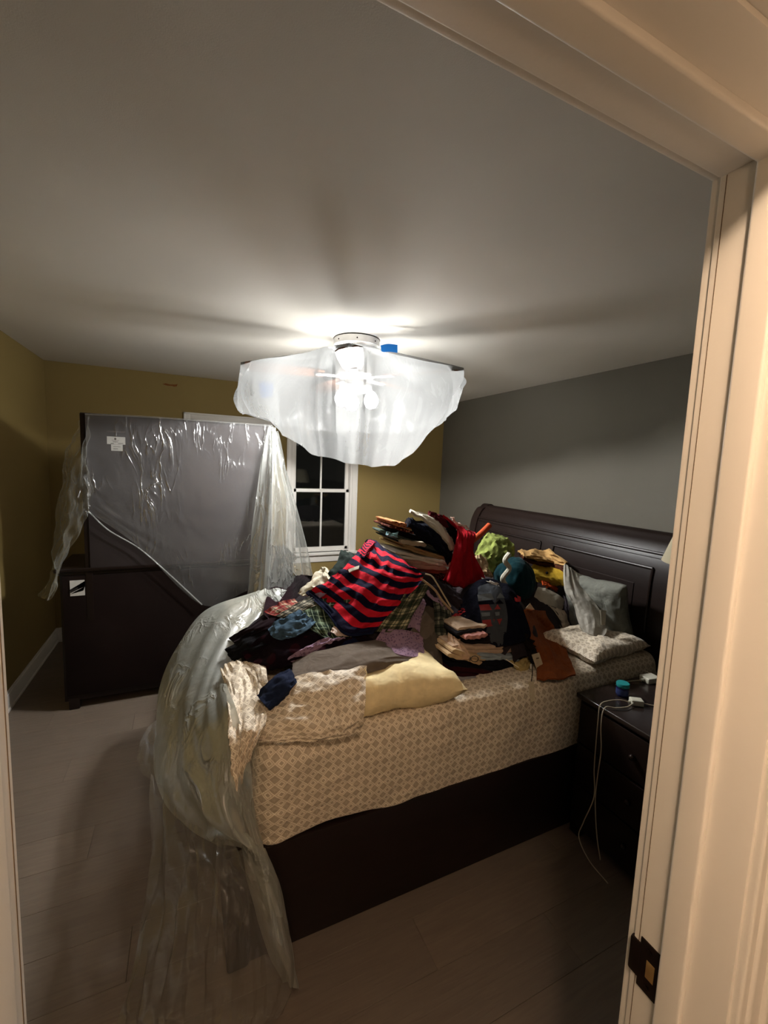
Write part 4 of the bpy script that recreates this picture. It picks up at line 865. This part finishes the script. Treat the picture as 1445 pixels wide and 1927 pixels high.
topfold('care_tag', [[(1130, 1148, 1.48), (1141, 1149, 1.48)], [(1131, 1176, 1.46), (1139, 1176, 1.46)]], fabric('c8c2b2'), None, None, parent=sa, thick=.001, wr=.001)

# right-hand pile
YR = 1.50
GR = 'folded garments in the near right pile'
def fr_(x0, y0, x1, y1, h, mat, label, cat, layers=3, seed=0, Y=YR, depth=.14, sag=0): return fs(x0, y0, x1, y1, h, mat, label, cat, layers, seed, Y, depth, GR, sag)
fr_(845, 1283, 966, 1290, 13, fabric('8e8c90', .85), 'pale grey folded shirt at the very bottom of the near pile', 'shirt', 2, 21, Y=1.46)
fr_(838, 1270, 992, 1284, 16, fabric('2a0a10', .9), 'wine red folded sweater second from the bottom of the near pile', 'sweater', 2, 22, Y=1.47)
fr_(838, 1257, 982, 1268, 26, fabric('0e0f16', .9), 'thick navy black folded polo in the near pile', 'polo shirt', 2, 23, Y=1.49)
sw = topfold('polo_shirt', [[(950, 1236, 1.50), (975, 1246, 1.48), (992, 1232, 1.50)], [(962, 1247, 1.46), (985, 1256, 1.44), (998, 1242, 1.47)], [(975, 1262, 1.45), (990, 1270, 1.43), (998, 1258, 1.45)]], fabric('b09c66', .8), 'cream polo collar with dark edge at the right of the near pile', 'polo shirt', seed=73, thick=.006)
cord('edge_stripe', [(948, 1238, 1.485), (960, 1246, 1.455), (976, 1256, 1.44)], .002, fabric('f0e8d0'), '', '', parent=sw)
fr_(902, 1240, 974, 1244, 11, fabric('8f9ba2', .7), 'pale blue folded shirt end in the near pile', 'shirt', 2, 24, Y=1.475)
fr_(842, 1236, 906, 1250, 17, fabric('b79c78', .8), 'tan folded sweatshirt with a small round print', 'sweatshirt', 2, 25, Y=1.475)
bm = B(); tube(bm, [at(893+7*math.cos(a)*1.0, 1240+5.5*math.sin(a), 1.435) for a in [i*math.pi/6 for i in range(13)]], .0016, 6, 2)
tube(bm, [at(885, 1236, 1.437), at(884, 1244, 1.437)], .0016, 6, 1)
link('printed_ring', bm, ink_and_shade, bpy.data.objects['folded_garment.%03d' % (len([o for o in bpy.data.objects if o.name.startswith('folded_garment')])-1)])
fr_(845, 1228, 990, 1226, 16, fabric('b49a84', .85), 'pinkish beige folded knit under the dark ball-shaped sweater', 'sweater', 2, 26, Y=1.50, sag=-.004)
topfold('sweatshirt', [[(843, 1192, 1.58), (852, 1196, 1.55), (862, 1204, 1.52)], [(842, 1215, 1.52), (858, 1225, 1.48), (880, 1230, 1.47)], [(842, 1232, 1.49), (862, 1240, 1.47), (885, 1242, 1.465)]], fabric('b89a80', .85), 'beige sleeve curving down at the left of the near pile', 'sweatshirt', seed=75, thick=.012, wr=.012)
fr_(868, 1216, 950, 1206, 14, fabric('1a1416', .9), 'black knit fold with scalloped edge', 'sweater', 2, 27, Y=1.52)
fr_(874, 1205, 915, 1197, 8, fabric('b58078', .85), 'small pink fold showing under the black and beige knits', 'shirt', 1, 28, Y=1.50)
fr_(860, 1196, 912, 1188, 8, fabric('1b191c', .9), 'thin black fold left of the patterned panel', 'shirt', 1, 29, Y=1.53)
fr_(858, 1188, 910, 1180, 6, fabric('b09a84', .85), 'thin beige fold left of the patterned panel', 'shirt', 1, 30, Y=1.54)
topfold('shirt', [[(850, 1162, .05), (862, 1160, .06), (880, 1158, .06)], [(855, 1172, .05), (868, 1172, .06), (882, 1168, .06)], [(862, 1184, .04), (872, 1182, .05), (884, 1174, .05)]], fabric('b8a22c', .7), 'bright yellow cloth corner at the left of the dark sweater', 'shirt', thick=.006, wr=.003)
topfold('shirt', [[(852, 1158, .045), (862, 1150, .05), (872, 1144, .05)], [(858, 1162, .05), (868, 1156, .06), (878, 1150, .055)]], fabric('a83238', .8), 'crumpled coral red cloth above the yellow corner', 'shirt', wr=.012)
topfold('scarf', [[(842, 1172, .03), (848, 1180, .03), (856, 1186, .03)], [(844, 1188, .02), (850, 1194, .02), (860, 1196, .02)]], fabric('3a4260', kind='speck', c2='b07a70', n=60), 'small blue and pink patterned scarf end', 'scarf')
topfold('shirt', [[(905, 1086, .035), (922, 1092, .04), (940, 1100, .04)], [(910, 1092, .03), (926, 1100, .04), (942, 1110, .035)]], fabric('b8b0a8'), 'pale folded edge above the dark ball-shaped sweater', 'shirt', thick=.006)
# dark sweater with a patterned panel, bunched like a ball
dk = topfold('sweater', [[(868, 1128, .03), (890, 1100, .035), (915, 1090, .035), (950, 1098, .035), (966, 1112, .03)],
    [(862, 1150, .04), (885, 1130, .05), (915, 1120, .055), (955, 1128, .05), (980, 1140, .04)],
    [(868, 1175, .045), (890, 1165, .06), (920, 1155, .065), (960, 1160, .06), (992, 1172, .045)],
    [(885, 1188, .05), (900, 1188, .065), (925, 1188, .07), (960, 1192, .065), (998, 1196, .045)],
    [(905, 1200, .05), (910, 1208, .06), (935, 1216, .065), (965, 1212, .055), (990, 1205, .04)]], fabric('0b0c18', .95), 'navy black sweater bunched like a ball, with a grey patterned panel', 'sweater', seed=77, wr=.008, thick=.03)
topfold('panel', [[(899, 1105, .075), (918, 1098, .085), (942, 1104, .075)], [(900, 1130, .085), (925, 1124, .092), (950, 1130, .082)], [(905, 1160, .088), (930, 1156, .095), (955, 1160, .085)], [(910, 1190, .085), (932, 1190, .09), (953, 1188, .083)], [(918, 1217, .075), (936, 1216, .08), (950, 1212, .075)]], fabric('3a3d42', .9), 'charcoal grey knitted panel', None, parent=dk, wr=.003, thick=.004)
greyk = fabric('80868a'); coral = fabric('a34444'); navyk = fabric('14141f')
def blk(pts, mat, l=.100):
    bm = bmesh.new(); P = [S(x, y_, l+.004) for x, y_ in pts]; f = bm.faces.new([bm.verts.new(p) for p in P])
    bmesh.ops.solidify(bm, geom=[f], thickness=.0015); link('knit_motif', bm, mat, dk, False)
for pts, mt in [([(898, 1119), (924, 1116), (930, 1128), (900, 1131)], greyk), ([(934, 1126), (941, 1115), (950, 1125)], greyk), ([(900, 1132), (926, 1129), (931, 1137), (901, 1138)], navyk), ([(932, 1136), (940, 1128), (948, 1136)], navyk),
                ([(901, 1138), (920, 1137), (926, 1148), (904, 1149)], coral), ([(930, 1147), (936, 1137), (942, 1146)], coral), ([(905, 1153), (922, 1152), (922, 1159), (907, 1160)], greyk), ([(931, 1152), (940, 1151), (940, 1158), (933, 1159)], greyk),
                ([(907, 1167), (931, 1165), (927, 1178), (910, 1181)], coral), ([(935, 1165), (945, 1164), (940, 1176)], coral)]: blk(pts, mt)
topfold('hem', [[(910, 1192, .09), (930, 1192, .095), (954, 1189, .09)], [(918, 1219, .07), (936, 1218, .075), (952, 1214, .07)]], navyk, None, None, parent=dk, thick=.004, wr=.002)
topfold('shirt', [[(966, 1122, .03), (972, 1120, .04), (980, 1124, .03)], [(970, 1132, .03), (975, 1132, .04), (980, 1132, .03)]], fabric('a83034'), 'tiny red cloth corner right of the patterned panel', 'shirt', thick=.004, wr=.002)
# brown suede garment and tags
su = topfold('suede_skirt', [[(985, 1148, .045), (1005, 1148, .05), (1025, 1150, .05)], [(996, 1180, .035), (1020, 1180, .045), (1042, 1182, .04)], [(1004, 1212, .03), (1030, 1212, .04), (1060, 1212, .03)], [(1010, 1245, .02), (1042, 1245, .03), (1072, 1242, .02)], [(1010, 1278, .012), (1045, 1277, .02), (1083, 1271, .012)]], fabric('7a3f1c', .8), 'chestnut brown suede skirt hanging toward the nightstand', 'skirt', seed=79, wr=.010, fr=(3, 4), thick=.008)
topfold('fringe', [[(985, 1190, .04), (995, 1200, .045), (1003, 1205, .045)], [(990, 1215, .035), (1000, 1222, .04), (1008, 1228, .04)], [(995, 1240, .03), (1000, 1246, .03), (1006, 1250, .03)]], fabric('1c1512', .9), 'black bundle of cords and clips beside the brown suede', 'cords', wr=.02, fine=.9)
bpy.data.objects['fringe'].name = 'cord_bundle'
tagm = fabric('c3b59a', .8)
def htag(c4, mat, label, grp=None):
    bm = B(); P = [at(*p) for p in c4]; f = bm.faces.new([bm.verts.new(p) for p in P]); bmesh.ops.subdivide_edges(bm, edges=bm.edges[:], cuts=3, use_grid_fill=True)
    bmesh.ops.solidify(bm, geom=bm.faces[:], thickness=.0015); o = link('hang_tag', bm, mat, None, False); tag(o, label, 'tag', grp); return o
t1 = htag([(1000, 1232, 1.42), (1014, 1228, 1.42), (1025, 1262, 1.40), (1012, 1267, 1.40)], tagm, 'large cream hang tag lying on the brown suede')
bm = B()
for k, (x, y_, w_) in enumerate([(1009, 1238, 5), (1011, 1243, 4), (1009, 1248, 7), (1014, 1254, 5)]):
    a, b_ = at(x, y_, 1.412), at(x+w_, y_+1.5, 1.412); box(bm, a.x, b_.x, 1.4115, 1.4125, b_.z, a.z)
link('printed_line', bm, plain('tag_print', '7d6e58'), t1, False)
htag([(994, 1282, 1.335), (1004, 1283, 1.335), (1007, 1318, 1.30), (998, 1322, 1.30)], tagm, 'narrow cream tag hanging over the mattress edge')
htag([(983, 1203, 1.50), (993, 1198, 1.50), (1002, 1208, 1.49), (996, 1213, 1.49)], tagm, 'small square tag at the lower right of the dark sweater')
htag([(988, 1145, 1.68), (997, 1135, 1.68), (1011, 1155, 1.66), (999, 1160, 1.66)], tagm, 'off-white tag at the top of the brown suede')
htag([(997, 1250, 1.41), (1000, 1249, 1.41), (1000, 1258, 1.41), (997, 1259, 1.41)], fabric('e8e4da'), 'tiny white tag among the black cords')
cord('cord', [(1003, 1225, 1.44), (1000, 1240, 1.43), (1002, 1262, 1.39), (1000, 1282, 1.335)], .0016, black, 'thin black cord holding the narrow cream tag', 'cord')

# ---------------------------------------------------------------- nightstand and what stands on it
ns = root('nightstand', (1.85, 1.05, 0), 'dark wood nightstand beside the head of the bed', 'nightstand')
NX0, NX1, NY0, NY1, NZ = 1.60, 2.10, .72, 1.292, .68
bm = B(); box(bm, NX0+.02, NX1-.01, NY0+.02, NY1-.012, .05, NZ-.022, .004); link('body', bm, dark, ns)
gloss = plain('polished_top', (.02, .013, .011, 1), .22, .3, 5, spec=.6)
bm = B(); box(bm, NX0, NX1, NY0, NY1, NZ-.022, NZ, .006, seg=3); link('top', bm, gloss, ns)
for k in range(3):
    z0 = .07+k*.195; bm = B(); box(bm, NX0+.004, NX0+.022, NY0+.035, NY1-.027, z0, z0+.185, .005); d = link('drawer', bm, dark, ns)
    bm = B(); bmesh.ops.create_icosphere(bm, subdivisions=2, radius=.013); bmesh.ops.translate(bm, verts=bm.verts, vec=(NX0-.006, (NY0+NY1)/2, z0+.095)); link('knob', bm, bronze, d)
for x in (NX0+.02, NX1-.06):
    for y_ in (NY0+.02, NY1-.062): bm = B(); box(bm, x, x+.05, y_, y_+.05, 0, .055, .004); link('leg', bm, dark, ns)
jr_ = root('jar', at(1170, 1312, 1.19), 'small dark blue jar with a teal lid on the nightstand', 'jar'); jc = (1.775, 1.195, NZ)
jr_.location = jc
bm = B(); lathe(bm, [(.020, 0), (.0245, .003), (.0255, .02), (.0255, .038), (.022, .044), (.018, .046)], jc, 28); link('body', bm, plain('cobalt_glass', '10163f', .2, .05, spec=.6), jr_)
bm = B(); lathe(bm, [(.0258, .010), (.0261, .012), (.0261, .032), (.0258, .034)], jc, 28, False); link('wrap_label', bm, plain('jar_label', '2a3560', .6, .35, 60), jr_)
bm = B(); lathe(bm, [(.0262, .044), (.027, .046), (.027, .058), (.0255, .0605), (.001, .0605)], jc, 32); link('lid', bm, plain('teal_lid', '1f7f80', .5, .05), jr_)
wp = plain('white_plastic', 'c9c5b4', .4, .03)
cable = plain('white_cable', 'b5a892', .6, .05)
def brick(c, sx, sy, sz, rot, label):
    r_ = root('power_adapter', (c[0], c[1], c[2]), label, 'charger'); bm = B(); box(bm, c[0]-sx/2, c[0]+sx/2, c[1]-sy/2, c[1]+sy/2, c[2], c[2]+sz, .005, rot=rot, seg=3); link('body', bm, wp, r_)
    return r_
p1 = at(1210, 1287, 1.235); b1 = brick((2.03, 1.235, NZ), .075, .055, .027, math.radians(-8), 'white power adapter at the back of the nightstand')
bm = B(); tube(bm, [(1.992, 1.24, NZ+.014), (1.975, 1.243, NZ+.012)], .0065, 8, 1); link('plug', bm, wp, b1)
b2 = brick((1.765, 1.12, NZ), .05, .036, .025, math.radians(-35), 'square white charger in front of the blue jar')
for dy in (-.008, .008):
    bm = B(); box(bm, 1.733, 1.745, 1.125+dy-.004, 1.125+dy+.004, NZ+.006, NZ+.016, .002); link('plug', bm, wp, b2)
def cab(pts, label, r=.0022): bm = B(); tube(bm, pts, r, 8, 8); tag(link('charging_cable', bm, cable), label, 'cable')
cab([(1.975, 1.243, NZ+.012), (1.93, 1.262, NZ+.006), (1.88, 1.272, NZ+.003), (1.83, 1.268, NZ+.003)], 'short white cable leaving the back adapter toward the bed')
cab([(1.735, 1.133, NZ+.011), (1.70, 1.15, NZ+.018), (1.65, 1.168, NZ+.014), (1.60, 1.168, NZ+.006), (1.578, 1.155, NZ-.05), (1.565, 1.145, .55), (1.563, 1.140, .42), (1.562, 1.128, .30), (1.555, 1.16, .16), (1.548, 1.17, .08), (1.56, 1.12, .01), (1.55, 1.02, .003)], 'white cable falling from the charger and curling out on the floor')
cab([(1.735, 1.117, NZ+.011), (1.69, 1.11, NZ+.010), (1.64, 1.125, NZ+.008), (1.598, 1.145, NZ+.006), (1.572, 1.135, NZ-.06), (1.560, 1.115, .52), (1.563, 1.122, .38), (1.563, 1.12, .28), (1.562, 1.098, .15), (1.56, 1.07, .06)], 'white cable hanging straight down the nightstand front')
cab([(1.79, 1.105, NZ+.008), (1.83, 1.08, NZ+.004), (1.88, 1.078, NZ+.012), (1.93, 1.10, NZ+.004), (1.99, 1.10, NZ+.003)], 'white cable running from the charger back to the lamp')
cab([(2.055, 1.285, NZ+.003), (2.05, 1.275, NZ+.03), (2.075, 1.22, NZ+.012), (2.09, 1.15, NZ+.004), (2.08, 1.08, NZ+.003)], 'thin white cable arching behind the back adapter')
# table lamp, mostly hidden by the door jamb
tl_ = root('table_lamp', (1.97, .98, NZ), 'table lamp with a pale cream cone shade, half hidden by the door jamb', 'lamp')
lc = (2.0, 1.02, NZ)
bm = B(); lathe(bm, [(.075, 0), (.078, .012), (.05, .02), (.022, .03), (.02, .09), (.05, .16), (.062, .25), (.045, .36), (.018, .44), (.014, .62), (.001, .62)], lc, 32); link('base', bm, dark, tl_)
shm = plain('cream_shade', 'b0a68c', .8, .05); 
bm = B(); lathe(bm, [(.175, .625), (.10, .865), (.097, .865), (.172, .625)], lc, 48, False); link('shade', bm, shm, tl_)
bm = B(); lathe(bm, [(.0, .60), (.02, .61), (.028, .65), (.02, .69), (.012, .71), (0.001, .71)], lc, 16); link('bulb', bm, wp, tl_)
for a in (0, 2.1, 4.2):
    bm = B(); tube(bm, [(lc[0]+.012*math.cos(a), lc[1]+.012*math.sin(a), lc[2]+.62), (lc[0]+.172*math.cos(a), lc[1]+.172*math.sin(a), lc[2]+.63)], .0015, 6, 1); link('shade_wire', bm, bronze, tl_)
